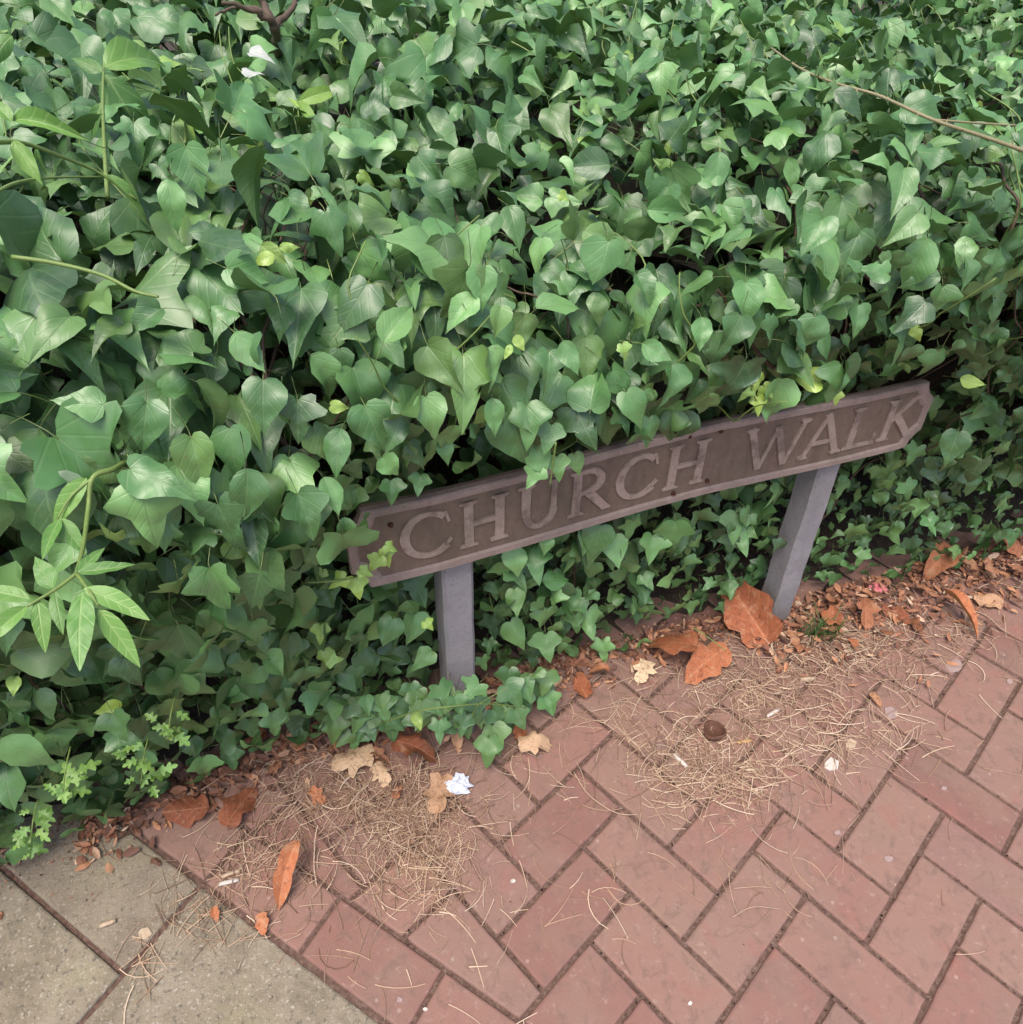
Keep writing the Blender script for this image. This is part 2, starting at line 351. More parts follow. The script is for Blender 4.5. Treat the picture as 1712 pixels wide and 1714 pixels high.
paver(mb, rect(TJ - 0.60, TJ, -1.18, -0.58), 0.003, 0.004, 0.001, -0.03, 0.6, 0.0006)
paver(mb, rect(TJ + 1.20, TJ + 1.80, -0.434, 0.166), 0.003, 0.004, 0.0, -0.03, 0.3, 0.0006)
kind(mb.obj('slab_path', M['slab']), 'structure')
# planting strip under the hedge, a low uneven bank
ns, nn = 160, 30; S_, T_ = np.meshgrid(np.linspace(-3, 3, ns), np.linspace(0, 1, nn), indexing='ij')
nbs = lambda s: np.interp(s, [-3, -.77, -.54, -.28, -.05, .31, .6, .89, 1.44, 3], [-.05, -.07, -.09, -.12, -.10, -.09, -.06, -.03, 0, .03])
nedge = nbs(S_) - 0.02 + 0.012 * np.sin(S_ * 23) + 0.008 * np.sin(S_ * 57 + 1)
nval = nedge - T_ * 1.9; zval = -0.004 + 0.022 * np.clip(T_ * 8, 0, 1) + 0.006 * np.sin(S_ * 31 + T_ * 90) * np.clip(T_ * 6, 0, 1)
V = HW(S_, nval, zval).reshape(-1, 3)
idx = np.arange(ns * nn).reshape(ns, nn)
F = np.stack([idx[:-1, :-1], idx[:-1, 1:], idx[1:, 1:], idx[1:, :-1]], -1).reshape(-1, 4)
kind(mesh_obj('hedge_bed', V, F, M['soil'], None, True), 'structure')

# ------------------------------------------------------------------ leaves
def cr(pts, m):
    pts = np.array(pts, float); t = np.linspace(0, len(pts) - 1, m); i = np.clip(t.astype(int), 0, len(pts) - 2); f = (t - i)[:, None]
    g = lambda j: pts[np.clip(j, 0, len(pts) - 1)]
    a, b, c, d = g(i - 1), g(i), g(i + 1), g(i + 2)
    return 0.5 * (2 * b + (c - a) * f + (2 * a - 5 * b + 4 * c - d) * f ** 2 + (3 * b - a - 3 * c + d) * f ** 3)
OUT = {
 'heart': [(0, .06), (.13, -.02), (.29, .03), (.39, .18), (.40, .34), (.32, .50), (.20, .65), (.10, .79), (.03, .92), (0, 1)],
 'kite': [(0, .04), (.17, -.01), (.34, .10), (.41, .22), (.33, .36), (.22, .52), (.12, .70), (.04, .87), (0, 1)],
 'ovate': [(0, 0), (.12, .03), (.25, .13), (.32, .28), (.31, .44), (.24, .60), (.14, .75), (.05, .89), (0, 1)],
 'broad': [(0, .07), (.16, -.03), (.36, .02), (.50, .20), (.50, .38), (.38, .56), (.22, .72), (.07, .88), (0, .97)],
 'lobed': [(0, .08), (.15, -.04), (.33, .0), (.43, .13), (.58, .30), (.40, .41), (.25, .50), (.19, .68), (.09, .86), (0, 1)],
 'five': [(0, .1), (.16, -.04), (.36, -.06), (.36, .10), (.62, .30), (.40, .40), (.24, .48), (.20, .66), (.09, .86), (0, 1)],
 'lance': [(0, 0), (.07, .06), (.14, .2), (.17, .38), (.15, .56), (.10, .76), (.04, .92), (0, 1)],
 'haw': [(0, 0), (.06, .12), (.30, .22), (.34, .34), (.13, .36), (.14, .46), (.36, .58), (.32, .70), (.12, .68), (.14, .84), (.08, .95), (0, 1)],
 'shard': [(0, 0), (.20, .04), (.30, .16), (.24, .30), (.37, .44), (.29, .58), (.21, .72), (.17, .84), (.05, .92), (0, .97)],
 'torn': [(0, .0), (.16, -.02), (.36, .08), (.20, .24), (.47, .38), (.36, .50), (.18, .52), (.28, .70), (.16, .86), (.05, .84), (0, .96)],
 'strip': [(0, 0), (.07, .03), (.15, .16), (.20, .34), (.16, .52), (.19, .66), (.12, .84), (.04, .95), (0, 1)],
 'lance2': [(0, 0), (.10, .06), (.20, .18), (.25, .34), (.23, .50), (.17, .67), (.08, .84), (.02, .95), (0, 1)],
 'big': [(0, 0), (.16, .05), (.27, .2), (.33, .4), (.30, .6), (.20, .8), (.08, .95), (0, 1)],
}
NR, NC = 13, 3                              # rows, columns per half
def template(kd):
    o = cr(OUT[kd], NR); o[0, 0] = 0; o[-1, 0] = 0
    if kd in ('heart', 'ovate', 'big', 'kite', 'broad'): o[1:-1, 0] += 0.008 * np.where(np.arange(NR - 2) % 2, 1, -1)
    y0 = o[0, 1]; spine = y0 + (o[-1, 1] - y0) * np.linspace(0, 1, NR) ** 1.0
    V = []
    for i in range(NR):
        for c in range(-NC, NC + 1):
            kk = abs(c) / NC; x = math.copysign(o[i, 0], c) * kk if c else 0.0
            V.append((x, spine[i] + (o[i, 1] - spine[i]) * kk, 0))
    W_ = 2 * NC + 1
    F = [(i * W_ + j, i * W_ + j + 1, (i + 1) * W_ + j + 1, (i + 1) * W_ + j) for i in range(NR - 1) for j in range(W_ - 1)]
    nb = len(V); np_ = 5                       # petiole: a three-sided stalk behind the blade
    for i in range(np_):
        for j in range(3): V.append((0.012 * math.cos(j * 2.094), y0 + 0.02 - 0.5 * i / (np_ - 1), 0.012 * math.sin(j * 2.094) - 0.012))
    for i in range(np_ - 1):
        for j in range(3): F.append((nb + i * 3 + j, nb + i * 3 + (j + 1) % 3, nb + (i + 1) * 3 + (j + 1) % 3, nb + (i + 1) * 3 + j))
    V = np.array(V); pet = np.zeros(len(V)); pet[nb:] = 1
    return V, np.array(F), pet
TPL = {k_: template(k_) for k_ in OUT}
def nrmz(a): return a / (np.linalg.norm(a, axis=-1, keepdims=True) + 1e-12)
def leaves(name, recs, mat, parent=None, petiole=True, curl=1.0, fold=None):
    """recs: kind -> dict of arrays P, A (axis), Nn (normal), size, hue, tone, young"""
    VV, FF, CC, UU = [], [], [], []; off = 0
    for kd, r in recs.items():
        V, F, pet = TPL[kd]
        if not petiole: nk = int((pet == 0).sum()); V = V[:nk]; pet = pet[:nk]; F = F[(F < nk).all(1)]
        n = len(r['P'])
        if n == 0: continue
        x, y = V[:, 0][None], V[:, 1][None]; q = lambda lo, hi: rng.uniform(lo, hi, n)[:, None]
        ax = np.abs(x); fd = q(-0.10, 0.85) * curl if fold is None else q(*fold)
        a1, b1, b2, ph, sk = q(0.2, 1.2) * curl, q(0.02, 0.16) * curl, q(0.02, 0.10) * curl, q(0, 6.3), q(-0.10, 0.10)
        z = fd * ax - a1 * ax ** 2 - q(0.1, 0.75) * curl * np.maximum(y - 0.15, 0) ** 2 + b1 * np.sin(y * 8 + ph) * ax * 2 + b2 * np.sin(x * 9 + ph) * y + q(0.0, 0.03) * np.sin(y * 19 + ph) * np.sin(ax * 14)
        tw = q(-0.6, 0.6) * curl; z = z + tw * x * y
        xs = x * q(0.74, 1.02) * (1 + 0.12 * np.sign(x) * np.sin(ph)) + sk * y ** 2
        dn = np.clip(-y, 0, 1) * pet[None]; z = z - dn * q(0.2, 1.1) - dn ** 2 * q(0, 1.2); xs = xs + dn * q(-0.4, 0.4)
        X = nrmz(np.cross(r['A'], r['Nn'])); Y = nrmz(r['A']); Zz = np.cross(X, Y)
        L = np.stack([xs + 0 * z, y + 0 * z, z], -1) * r['size'][:, None, None]
        Wd = r['P'][:, None] + L[..., :1] * X[:, None] + L[..., 1:2] * Y[:, None] + L[..., 2:] * Zz[:, None]
        VV.append(Wd.reshape(-1, 3)); FF.append((F[None] + (np.arange(n) * V.shape[0])[:, None, None]).reshape(-1, 4) + off); off += n * V.shape[0]
        c = np.stack([r['hue'], r['tone'], r['young'], np.ones(n)], -1); CC.append(np.repeat(c, V.shape[0], 0))
        UU.append(np.tile(np.stack([V[:, 0], V[:, 1], pet], -1), (n, 1)))
    return mesh_obj(name, np.concatenate(VV), np.concatenate(FF), mat, parent, True,
                    {'leaf': ('FLOAT_COLOR', np.concatenate(CC)), 'luv': ('FLOAT_VECTOR', np.concatenate(UU))})
def rec(P, A, Nn, size, hue, tone, young):
    P = np.atleast_2d(P); n = len(P); b = lambda v: np.broadcast_to(np.asarray(v, float), (n,)).copy()
    Nn = nrmz(np.broadcast_to(Nn, (n, 3))); A = np.broadcast_to(A, (n, 3)); A = nrmz(A - (A * Nn).sum(-1, keepdims=True) * Nn)
    return dict(P=P, A=A, Nn=Nn, size=b(size), hue=b(hue), tone=b(tone), young=b(young))
def sub(r, m): return {k_: v[m] for k_, v in r.items()}

# ------------------------------------------------------------------ ivy hedge
PRO = np.array([(-.02, 0), (.005, .05), (.03, .14), (.05, .28), (.075, .44), (.11, .60), (.12, .70), (.085, .80), (.01, .885), (-.10, .925), (-.30, .955), (-.60, .99), (-1.0, 1.02), (-1.5, 1.03)])
PL = np.concatenate([[0], np.cumsum(np.linalg.norm(np.diff(PRO, axis=0), axis=1))]); PT = PL[-1]
ph_ = rng.uniform(0, 6.28, 24)
def lump(s, l):
    return (0.028 * np.sin(s * 4.1 + ph_[0]) * np.sin(l * 5.0 + ph_[1]) + 0.020 * np.sin(s * 9.3 + ph_[2] + 2 * l) * np.sin(l * 8.1 + ph_[3])
            + 0.012 * np.sin(s * 17 + ph_[4] - 5 * l) * np.sin(l * 15 + ph_[5]))
def surf(s, l, depth=0.0):
    """point and outward normal of the hedge face, s along, l up the profile"""
    def base(s, l):
        n = np.interp(l, PL, PRO[:, 0]); z = np.interp(l, PL, PRO[:, 1])
        insign = 1 / (1 + np.exp(-(s + 0.20) / 0.03)) / (1 + np.exp((s - 0.95) / 0.03))
        low = 1 / (1 + np.exp((z - 0.60) / 0.018)) * np.where(l < PL[8], 1, 0)
        amp = np.where(s < -0.1, 1.0 - 0.5 * np.clip(-s - 0.1, 0, 0.5) * 1.4, 1.0)
        npos = nbs(s) * np.clip(1 - z / 0.5, 0.25, 1) + np.where(n > 0, n * amp, n) + np.where(n < 0, 0.0, 0)
        npos = npos - insign * low * np.clip(npos + 0.075, 0, 1)
        npos = npos - (1 - low) * insign * np.interp(z, [.56, .66, .78, .88], [.085, .06, .03, .0])
        return npos, z
    e = 0.01
    def pt(s, l):
        n, z = base(s, l); lm = lump(s, l)
        hn = np.clip((0.92 - z) / 0.1, 0, 1)
        lowd = 1 / (1 + np.exp((z - 0.60) / 0.018)) / (1 + np.exp(-(s + 0.20) / 0.03)) / (1 + np.exp((s - 0.95) / 0.03))
        return HW(s, n + lm * hn * (1 - 0.8 * lowd), z + lm * (1 - hn) * 1.2)
    p = pt(s, l); a = pt(s + e, l) - pt(s - e, l); b = pt(s, np.minimum(l + 2 * e, PT)) - pt(s, np.maximum(l - 2 * e, 0))
    nr = nrmz(np.cross(a, b)); return p - nr * np.asarray(depth)[..., None], nr
def jgrid(s0, s1, l0, l1, step):
    A_, B_ = np.meshgrid(np.arange(s0, s1, step), np.arange(l0, l1, step), indexing='ij')
    A_ = A_ + (np.arange(A_.shape[1]) % 2)[None] * step / 2
    return (A_ + rng.uniform(-.5, .5, A_.shape) * step * 0.9).ravel(), (B_ + rng.uniform(-.5, .5, B_.shape) * step * 0.9).ravel()
hedge = empty('ivy_hedge', 'dense dark green ivy hedge with pointed leaves growing round the street sign', 'hedge')
hedge.location = tuple(HW(0, -0.4, 0))
hinv = Matrix.Translation(hedge.location).inverted()
def under(o, par): o.parent = par; o.matrix_parent_inverse = par.matrix_world.inverted() if par.matrix_world != Matrix() else Matrix.Translation(-par.location); return o
def layer(step, d0, d1, s0=-2.1, s1=2.6, l0=0.03, l1=PT, keep=1.0):
    s, l = jgrid(s0, s1, l0, l1, step); l = np.clip(l, 0.02, PT - 0.02)
    hole = (np.sin(s * 21 + 3 * np.sin(l * 9 + ph_[6]) + ph_[7]) * np.sin(l * 24 + 3 * np.sin(s * 8 + ph_[8]) + ph_[9]) + .55 * np.sin(s * 43 + ph_[10] + 2 * l) * np.sin(l * 39 + ph_[11] - 3 * s))
    m = (rng.random(len(s)) < keep) & ~((hole > np.where(l > PL[8], .72, .58)) & (rng.random(len(s)) < .93) & (d0 < .08)); s, l = s[m], l[m]
    d = rng.uniform(d0, d1, len(s)); p, nr = surf(s, l, d); n = len(s)
    z = p[:, 2]; top = np.clip((l - PL[7]) / 0.25, 0, 1)
    big = np.interp(s, [-1.2, -.5, .1, .6, 1.2, 2], [.068, .062, .055, .052, .049, .047]) * np.interp(z, [0, .15, .35, .6], [.66, .76, .95, 1.0]) * np.interp(l, [PL[7], PL[9], PT], [1.02, 1.04, 1.12])
    size = big * np.clip(rng.lognormal(-.04, .24, n), .5, 1.5)
    nn_ = nrmz(nr + Z * np.where(top > 0.5, 0.1, 0.38)[:, None] + rng.normal(0, 1, (n, 3)) * (0.42 + 0.12 * top)[:, None])
    A = -Z * (1 - 0.75 * top)[:, None] + N * (0.22 + 0.35 * top)[:, None] + rng.normal(0, 1, (n, 3)) * (0.36 + 0.55 * top)[:, None]
    hue = np.clip(rng.normal(0.48, 0.32, n) + 0.10 * np.sin(s * 3 + l * 4), 0, 1); tone = rng.beta(3, 3, n)
    r = rec(p, A, nn_, size, hue, tone, 0)
    r['P'] = r['P'] - r['A'] * (r['size'] * 0.45)[:, None]          # the leaf's middle sits on the surface
    # which outline: lobed low down, heart and ovate higher up
    low = np.interp(z, [0.1, 0.5, 0.75], [0.72, 0.46, 0.30]) + np.where(s > 0.75, 0.18, 0); u = rng.random(n)
    k_ = np.where(u < low, np.where(rng.random(n) < 0.6, 'lobed', 'five'), np.where(rng.random(n) < 0.45, 'kite', np.where(rng.random(n) < 0.4, 'heart', np.where(rng.random(n) < 0.75, 'ovate', 'broad'))))
    # nothing grows through the sign board or the posts
    q = r['P'] + r['A'] * (r['size'] * 0.5)[:, None] - O
    qs, qz, qn = q @ SX, q @ SZ, q @ SN
    bad = (qs > -0.19) & (qs < 0.92) & (qz > 0.40) & (qz < 0.615) & (qn > -0.05)
    tip = r['P'] + r['A'] * (r['size'])[:, None] - O
    bad |= (tip @ SX > -0.14) & (tip @ SX < 0.88) & (tip @ SZ > 0.40) & (tip @ SZ - 0.62 * np.maximum(tip @ SN - 0.02, 0) < np.interp(tip @ SX, [0.1, .12, .2, .22], [.574, .55, .55, .574])) & (tip @ SN > -0.03)
    bad |= (qs > -0.15) & (qs < 0.89) & (qz - 0.62 * np.maximum(qn - 0.02, 0) < 0.60) & (qz > .40) & (qn > -0.03)
    for ps in (0.0, 0.7192): bad |= (np.abs(qs - ps) < 0.055) & (qz < 0.5) & (qn > -0.075)
    bad |= (r['P'][:, 2] < 0.012)
    tz = (r['P'] + r['A'] * r['size'][:, None])[:, 2]; r['P'][:, 2] += np.clip(0.008 - tz, 0, 0.05)
    return {kk: sub(r, (k_ == kk) & ~bad) for kk in ('lobed', 'five', 'heart', 'ovate', 'broad', 'kite')}
def merge(*rs):
    out = {}
    for r in rs:
        for k_, v in r.items():
            out[k_] = v if k_ not in out else {a: np.concatenate([out[k_][a], v[a]]) for a in v}
    return out
allr = merge(layer(0.032, -0.036, 0.016, keep=.66), layer(0.034, 0.005, 0.045, keep=.52), layer(0.040, 0.06, 0.11, keep=.8), layer(0.045, 0.12, 0.18, keep=.8))
under(leaves('foliage', allr, M['ivy']), hedge)
# core of old growth, coloured near-black brown to stand for the deep shade
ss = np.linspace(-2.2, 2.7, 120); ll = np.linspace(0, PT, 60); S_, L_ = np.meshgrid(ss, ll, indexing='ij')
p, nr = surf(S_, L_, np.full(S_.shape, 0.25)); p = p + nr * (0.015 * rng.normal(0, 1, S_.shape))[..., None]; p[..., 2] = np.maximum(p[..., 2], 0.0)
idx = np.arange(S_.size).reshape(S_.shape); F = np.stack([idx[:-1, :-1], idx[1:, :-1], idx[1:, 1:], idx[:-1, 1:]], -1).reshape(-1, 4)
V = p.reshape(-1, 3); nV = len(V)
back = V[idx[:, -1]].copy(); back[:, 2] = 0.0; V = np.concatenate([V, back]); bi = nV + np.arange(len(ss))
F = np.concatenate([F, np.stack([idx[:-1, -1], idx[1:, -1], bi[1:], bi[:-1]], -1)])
under(mesh_obj('shade_core', V, F, M['core'], None, True), hedge)
# woody and green stems threading the leaves
for i in range(98):
    mb = MB(); s0 = rng.uniform(-1.3, 1.9); l0 = rng.uniform(0.02, 1.1); ln = rng.uniform(0.2, 0.6); m = 9
    s = s0 + np.cumsum(rng.normal(0, 0.016, m)) + np.linspace(0, rng.normal(0, 0.12), m); l = np.clip(l0 + np.linspace(0, ln, m), 0, PT - 0.02)
    p, nr = surf(s, l, rng.uniform(0.02, 0.12) + rng.normal(0, 0.004, m)); r0 = rng.uniform(0.0012, 0.0032)
    mb.add(*tube_vf(smooth_path(p, 3), np.linspace(r0, r0 * 0.5, (m - 1) * 3 + 1), 5), 0)
    under(mb.obj('woody_stem', M['bark'], None, True), hedge)

for i in range(88):
    s0 = rng.uniform(-1.2, 1.9); l0 = rng.uniform(0.55, PT - .5); m = 6; ln = rng.uniform(.08, .26)
    s = s0 + np.cumsum(rng.normal(0, 0.014, m)); l = np.clip(l0 + np.linspace(0, ln, m), 0, PT - .02)
    p, nr = surf(s, l, np.linspace(.05, -.03, m) + rng.normal(0, .006, m)); Q = smooth_path(p, 3); mb = MB(); mb.add(*tube_vf(Q, np.linspace(.0016, .0008, len(Q)), 5), 0); under(mb.obj('green_shoot', M['green_stem'], None, True), hedge)
def px_leaf(x, y, n, size_px, tip_deg, kd, hue=.6, tone=.6, young=0.0, tiltv=(0, 0), face=None):
    """a leaf centred where the sight line meets plane n; tip_deg: 0 = down the picture, 90 = right"""
    c = PK(x, y, n); dist = np.linalg.norm(c - [0, 0, CAMH]); sz = size_px / FPX * dist
    view = nrmz(np.array([0, 0, CAMH]) - c); nn_ = nrmz(0.55 * view + 0.35 * Z + (N if face is None else face) * 0.5 + M0[0] * tiltv[0] + Z * tiltv[1])
    a = R_(tip_deg); A = M0[0] * math.sin(a) + M0[1] * math.cos(a)
    r = rec(c, A, nn_, sz, hue, tone, young); r['size'] = r['size'] * (.78 if size_px > 66 else .92); r['P'] = r['P'] - r['A'] * (r['size'] * 0.5)[:, None]
    return {kd: r}
# single leaves that the photograph shows in front of the sign and the larger ones of the left half
L_ = [(905, 775, .045, 62, 20, 'heart', .8, .8), (893, 800, .05, 50, -25, 'lobed', .8, .9), (935, 785, .05, 52, 10, 'lobed', .75, .8), (968, 778, .04, 48, 20, 'heart', .7, .5),
      (918, 735, .05, 60, -10, 'lobed', .5, .5), (1088, 725, .05, 62, 5, 'heart', .5, .55), (1062, 690, .06, 100, 25, 'heart', .6, .65), (655, 825, .03, 50, 5, 'lobed', .5, .5), (700, 812, .03, 44, -10, 'lobed', .5, .6),
      (725, 700, .06, 105, 20, 'heart', .75, .75), (828, 700, .06, 85, 10, 'ovate', .65, .75), (885, 715, .05, 105, 8, 'lobed', .6, .6), (745, 760, .05, 50, 12, 'heart', .5, .6), (590, 840, .02, 55, -12, 'lobed', .4, .5),
      (483, 805, .04, 108, 0, 'heart', .55, .75), (330, 780, .07, 130, 12, 'heart', .62, .8), (390, 760, .05, 115, 8, 'heart', .5, .7), (240, 715, .08, 110, -8, 'broad', .5, .6), (360, 985, .0, 88, 0, 'heart', .6, .8),
      (420, 590, .10, 95, 40, 'ovate', .85, .9), (340, 930, .03, 58, -20, 'ovate', .8, .8), (325, 290, .12, 100, 18, 'heart', .45, .85), (285, 345, .14, 92, 5, 'ovate', .9, .9), (415, 460, .1, 88, 75, 'broad', .6, .8),
      (805, 485, .08, 95, 0, 'heart', .6, .85), (1250, 510, .06, 95, 8, 'heart', .6, .8), (1200, 295, .05, 85, 0, 'ovate', .5, .8), (1120, 355, .05, 90, 85, 'ovate', .55, .8), (1010, 440, .07, 95, -10, 'broad', .5, .8),
      (985, 905, -.045, 75, -5, 'heart', .4, .7), (1030, 925, -.04, 80, 5, 'heart', .85, .8), (1090, 920, -.045, 70, -5, 'lobed', .8, .8), (1130, 895, -.05, 60, 0, 'lobed', .6, .6), (862, 945, -.04, 70, 12, 'heart', .95, .9),
      (912, 915, -.03, 40, -10, 'heart', .8, .7), (865, 1010, -.03, 68, 10, 'heart', .7, .7), (868, 1065, -.02, 80, 30, 'heart', .4, .6), (915, 1085, -.02, 68, 5, 'lobed', .4, .7), (1230, 885, -.05, 60, -8, 'lobed', .8, .7), (1245, 905, -.05, 70, 20, 'lobed', .85, .7),
      (650, 1060, -.02, 70, -20, 'broad', .3, .6), (1400, 380, .05, 110, -5, 'heart', .4, .6), (1175, 560, .07, 70, 5, 'ovate', .6, .7), (1100, 590, .07, 75, 60, 'ovate', .6, .8), (955, 600, .08, 80, 25, 'ovate', .6, .8),
      (835, 540, .09, 60, -5, 'heart', .7, .8), (505, 350, .1, 60, 50, 'heart', .3, .9), (780, 290, .06, 80, 70, 'broad', .4, .8), (560, 390, .11, 95, 25, 'lobed', .3, .7)]
# ivy creeping out round the foot of the near post
for q in [(745, 1165, .03, 55, 30), (800, 1190, .045, 62, 10), (830, 1240, .06, 74, 12), (775, 1215, .05, 48, -20), (860, 1165, .02, 58, 40), (900, 1150, .0, 56, 20), (920, 1180, .02, 44, 30), (705, 1200, .03, 52, -15), (735, 1225, .05, 46, 0), (815, 1262, .075, 62, -5),
          (870, 1205, .045, 48, 25), (690, 1165, .0, 50, 10), (790, 1160, .06, 50, -40), (600, 1205, -.03, 60, -10), (560, 1225, -.05, 58, 5), (640, 1190, -.02, 56, 15), (595, 1240, -.05, 46, -25), (765, 1182, .065, 40, 15), (655, 1225, -.01, 44, 5), (850, 1140, -.01, 50, -5)]:
    L_.append((*q, 'lobed' if rng.random() < .7 else 'five', rng.uniform(.15, .75), rng.uniform(.3, .7)))
for i in range(46):
    x = rng.uniform(560, 925); y0 = np.interp(x, [560, 700, 820, 925], [1225, 1200, 1225, 1150]); L_.append((x, y0 + rng.uniform(-42, 22), np.interp(x, [560, 720, 820, 925], [-.05, .03, .055, .0]) + rng.uniform(-.03, .0), rng.uniform(34, 56), rng.normal(8, 28), 'lobed' if rng.random() < .6 else 'kite', rng.uniform(.1, .7), rng.uniform(.3, .7)))
under(leaves('hanging_foliage', merge(*[px_leaf(*q) for q in L_]), M['ivy'], None, True, 0.8), hedge)
Y_ = [(405, 920, .06, 62, 60, 'heart'), (432, 925, .055, 52, 95, 'lobed'), (570, 682, .08, 38, 80, 'heart'), (648, 935, .03, 40, 20, 'lobed'), (628, 945, .035, 38, -30, 'lobed'), (655, 918, .03, 28, 60, 'lobed'), (598, 985, .03, 46, 10, 'lobed'), (565, 975, .03, 40, -60, 'lobed'),
      (535, 965, .02, 30, -20, 'lobed'), (612, 960, .04, 30, 60, 'lobed'), (718, 1048, -.0, 26, 40, 'lobed'), (537, 1062, .0, 40, 0, 'lobed'), (548, 1105, .0, 40, 20, 'lobed'), (562, 1105, .0, 30, 80, 'lobed'), (1268, 640, .05, 34, 0, 'lobed'), (1248, 660, .05, 34, -30, 'lobed'),
      (1268, 680, .055, 38, 5, 'lobed'), (1285, 655, .05, 30, 40, 'lobed'), (1350, 635, .06, 54, -100, 'heart'), (1400, 668, .045, 26, 0, 'lobed'), (1443, 340, .03, 34, 20, 'ovate'), (1528, 430, .04, 28, 0, 'lobed'), (1628, 640, .04, 40, 70, 'ovate'), (1660, 140, -.1, 30, 0, 'lobed'),
      (1640, 190, -.1, 34, 70, 'lobed'), (460, 425, .1, 50, 60, 'ovate'), (440, 435, .1, 40, -60, 'ovate'), (485, 412, .11, 34, 100, 'ovate'), (1535, 560, .03, 30, 30, 'heart'), (870, 575, .09, 34, 30, 'ovate'), (850, 590, .09, 30, -20, 'ovate'), (700, 1208, .05, 36, 20, 'ovate'),
      (1045, 590, .07, 34, 20, 'lobed'), (945, 330, .06, 22, 60, 'lobed'), (1120, 250, .0, 24, 0, 'ovate'), (1390, 140, -.05, 48, -30, 'lobed'), (1405, 165, -.04, 46, 20, 'lobed'), (180, 1190, .02, 42, -80, 'heart'), (25, 1150, .06, 32, 0, 'heart'), (520, 330, .1, 28, 0, 'ovate'), (615, 300, .08, 34, 60, 'heart'), (430, 240, .08, 40, 60, 'ovate')]
yl = [px_leaf(*q, hue=rng.uniform(.6, 1), tone=rng.uniform(.5, 1), young=rng.uniform(.45, .95)) for q in Y_]
for i in range(70):                         # small fresh tips scattered over the top
    s = rng.uniform(-1.3, 2.2); l = rng.uniform(.75, PT - .3); p, nr = surf(np.array([s]), np.array([l]), np.array([-0.012]))
    for j in range(3):
        yl.append({rng.choice(['heart', 'ovate', 'lobed']): rec(p + rng.normal(0, .012, 3), nr * .6 + rng.normal(0, .6, 3), nrmz(nr + rng.normal(0, .5, (1, 3))), rng.uniform(.022, .042), rng.uniform(.5, 1), rng.uniform(.4, .9), rng.uniform(.15, .6))})
under(leaves('young_leaves', merge(*yl), M['ivy'], None, True, 0.8), hedge)
def runner(pts, n, r0=0.0016):
    mb = MB()
    P = [PK(x, y, nn_) for (x, y), nn_ in zip(pts, np.broadcast_to(n, len(pts)))]
    Q = smooth_path(P, 6); mb.add(*tube_vf(Q, np.linspace(r0, r0 * .6, len(Q)), 6), 0); under(mb.obj('runner', M['green_stem'], None, True), hedge)
runner([(510, 975), (560, 972), (610, 962), (650, 930)], .03); runner([(1262, 610), (1258, 650), (1275, 690)], .05, .0012); runner([(640, 1210), (700, 1190), (760, 1182), (820, 1178), (880, 1185)], [.0, .05, .07, .06, .05])
runner([(20, 430), (90, 440), (170, 460), (225, 487), (265, 497)], .15, .0022); runner([(790, 1200), (800, 1180), (850, 1150)], .06, .0012); runner([(830, 395), (820, 430), (812, 450)], .09, .0012); runner([(1160, 1050), (1190, 1070), (1215, 1090)], [.0, .03, .06], .0012)
runner([(930, 740), (925, 780), (920, 815)], .055, .0015)

# ------------------------------------------------------------------ street name sign
sign = empty('street_name_sign', 'weathered brown street sign reading CHURCH WALK on two grey posts, in front of the ivy', 'street sign')
sign.location = tuple(HW(0, 0, 0))
WX = np.array([-.17, -.11, -.03, .09, .2, .3, .42, .6, .72, .89]); WZ = np.array([-.004, -.006, -.007, -.003, .003, .008, .010, .004, 0, 0])
def SP(x, y, n=0.0): return O + SX * x + SZ * (y + np.interp(x, WX, WZ)) + SN * n
X0, X1, Y0, Y1 = -0.1613, 0.8899, 0.4440, 0.5765
def board_outline(ins=0.0):
    cx, cy = 0.025 , 0.033; P = []
    x0, x1, y0, y1 = X0 + ins, X1 - ins, Y0 + ins, Y1 - ins; m = 6
    def corner(px, py, sx, sy, rev):
        q = []
        for t in np.linspace(0, math.pi / 2, m):
            q.append((px + sx * (cx + ins * .25) * math.cos(t) * 1.0, py + sy * (cy + ins * .25) * math.sin(t)))
        # concave bite, softened towards a chamfer
        a, b = np.array(q[0]), np.array(q[-1]); q = [tuple(np.array(c_) * .55 + (a + (b - a) * i / (m - 1)) * .45) for i, c_ in enumerate(q)]
        return q[::-1] if rev else q
    P += corner(x0, y0, 1, 1, True)[0:]; a = []
    # order counter-clockwise seen from the front
    bl = corner(x0, y0, 1, 1, False)[::-1]; br = corner(x1, y0, -1, 1, False); tr = corner(x1, y1, -1, -1, False)[::-1]; tl = corner(x0, y1, 1, -1, False)
    def run(p, q, k_): return [tuple(np.array(p) + (np.array(q) - p) * t) for t in np.linspace(0, 1, k_ + 2)[1:-1]]
    return bl + run(bl[-1], br[0], 22) + br + run(br[-1], tr[0], 3) + tr + run(tr[-1], tl[0], 22) + tl + run(tl[-1], bl[0], 3)
TB, TF = -0.004, 0.012                      # back and front faces of the board
def prism(rings, cap0=True, cap1=True):     # rings: list of (outline, n)
    V = []; F = []; n = len(rings[0][0])
    for o_, h in rings: V += [SP(x, y, h) for x, y in o_]
    for L in range(len(rings) - 1): F += [(L * n + i, L * n + (i + 1) % n, (L + 1) * n + (i + 1) % n, (L + 1) * n + i) for i in range(n)]
    if cap0: F.append(tuple(range(n))[::-1])
    if cap1: F.append(tuple((len(rings) - 1) * n + i for i in range(n)))
    return V, F
o0, o1, o2 = board_outline(), board_outline(.002), board_outline(.0115)
def rough_(o_, a): return [(x + rng.normal(0, a), y + rng.normal(0, a)) for x, y in o_]
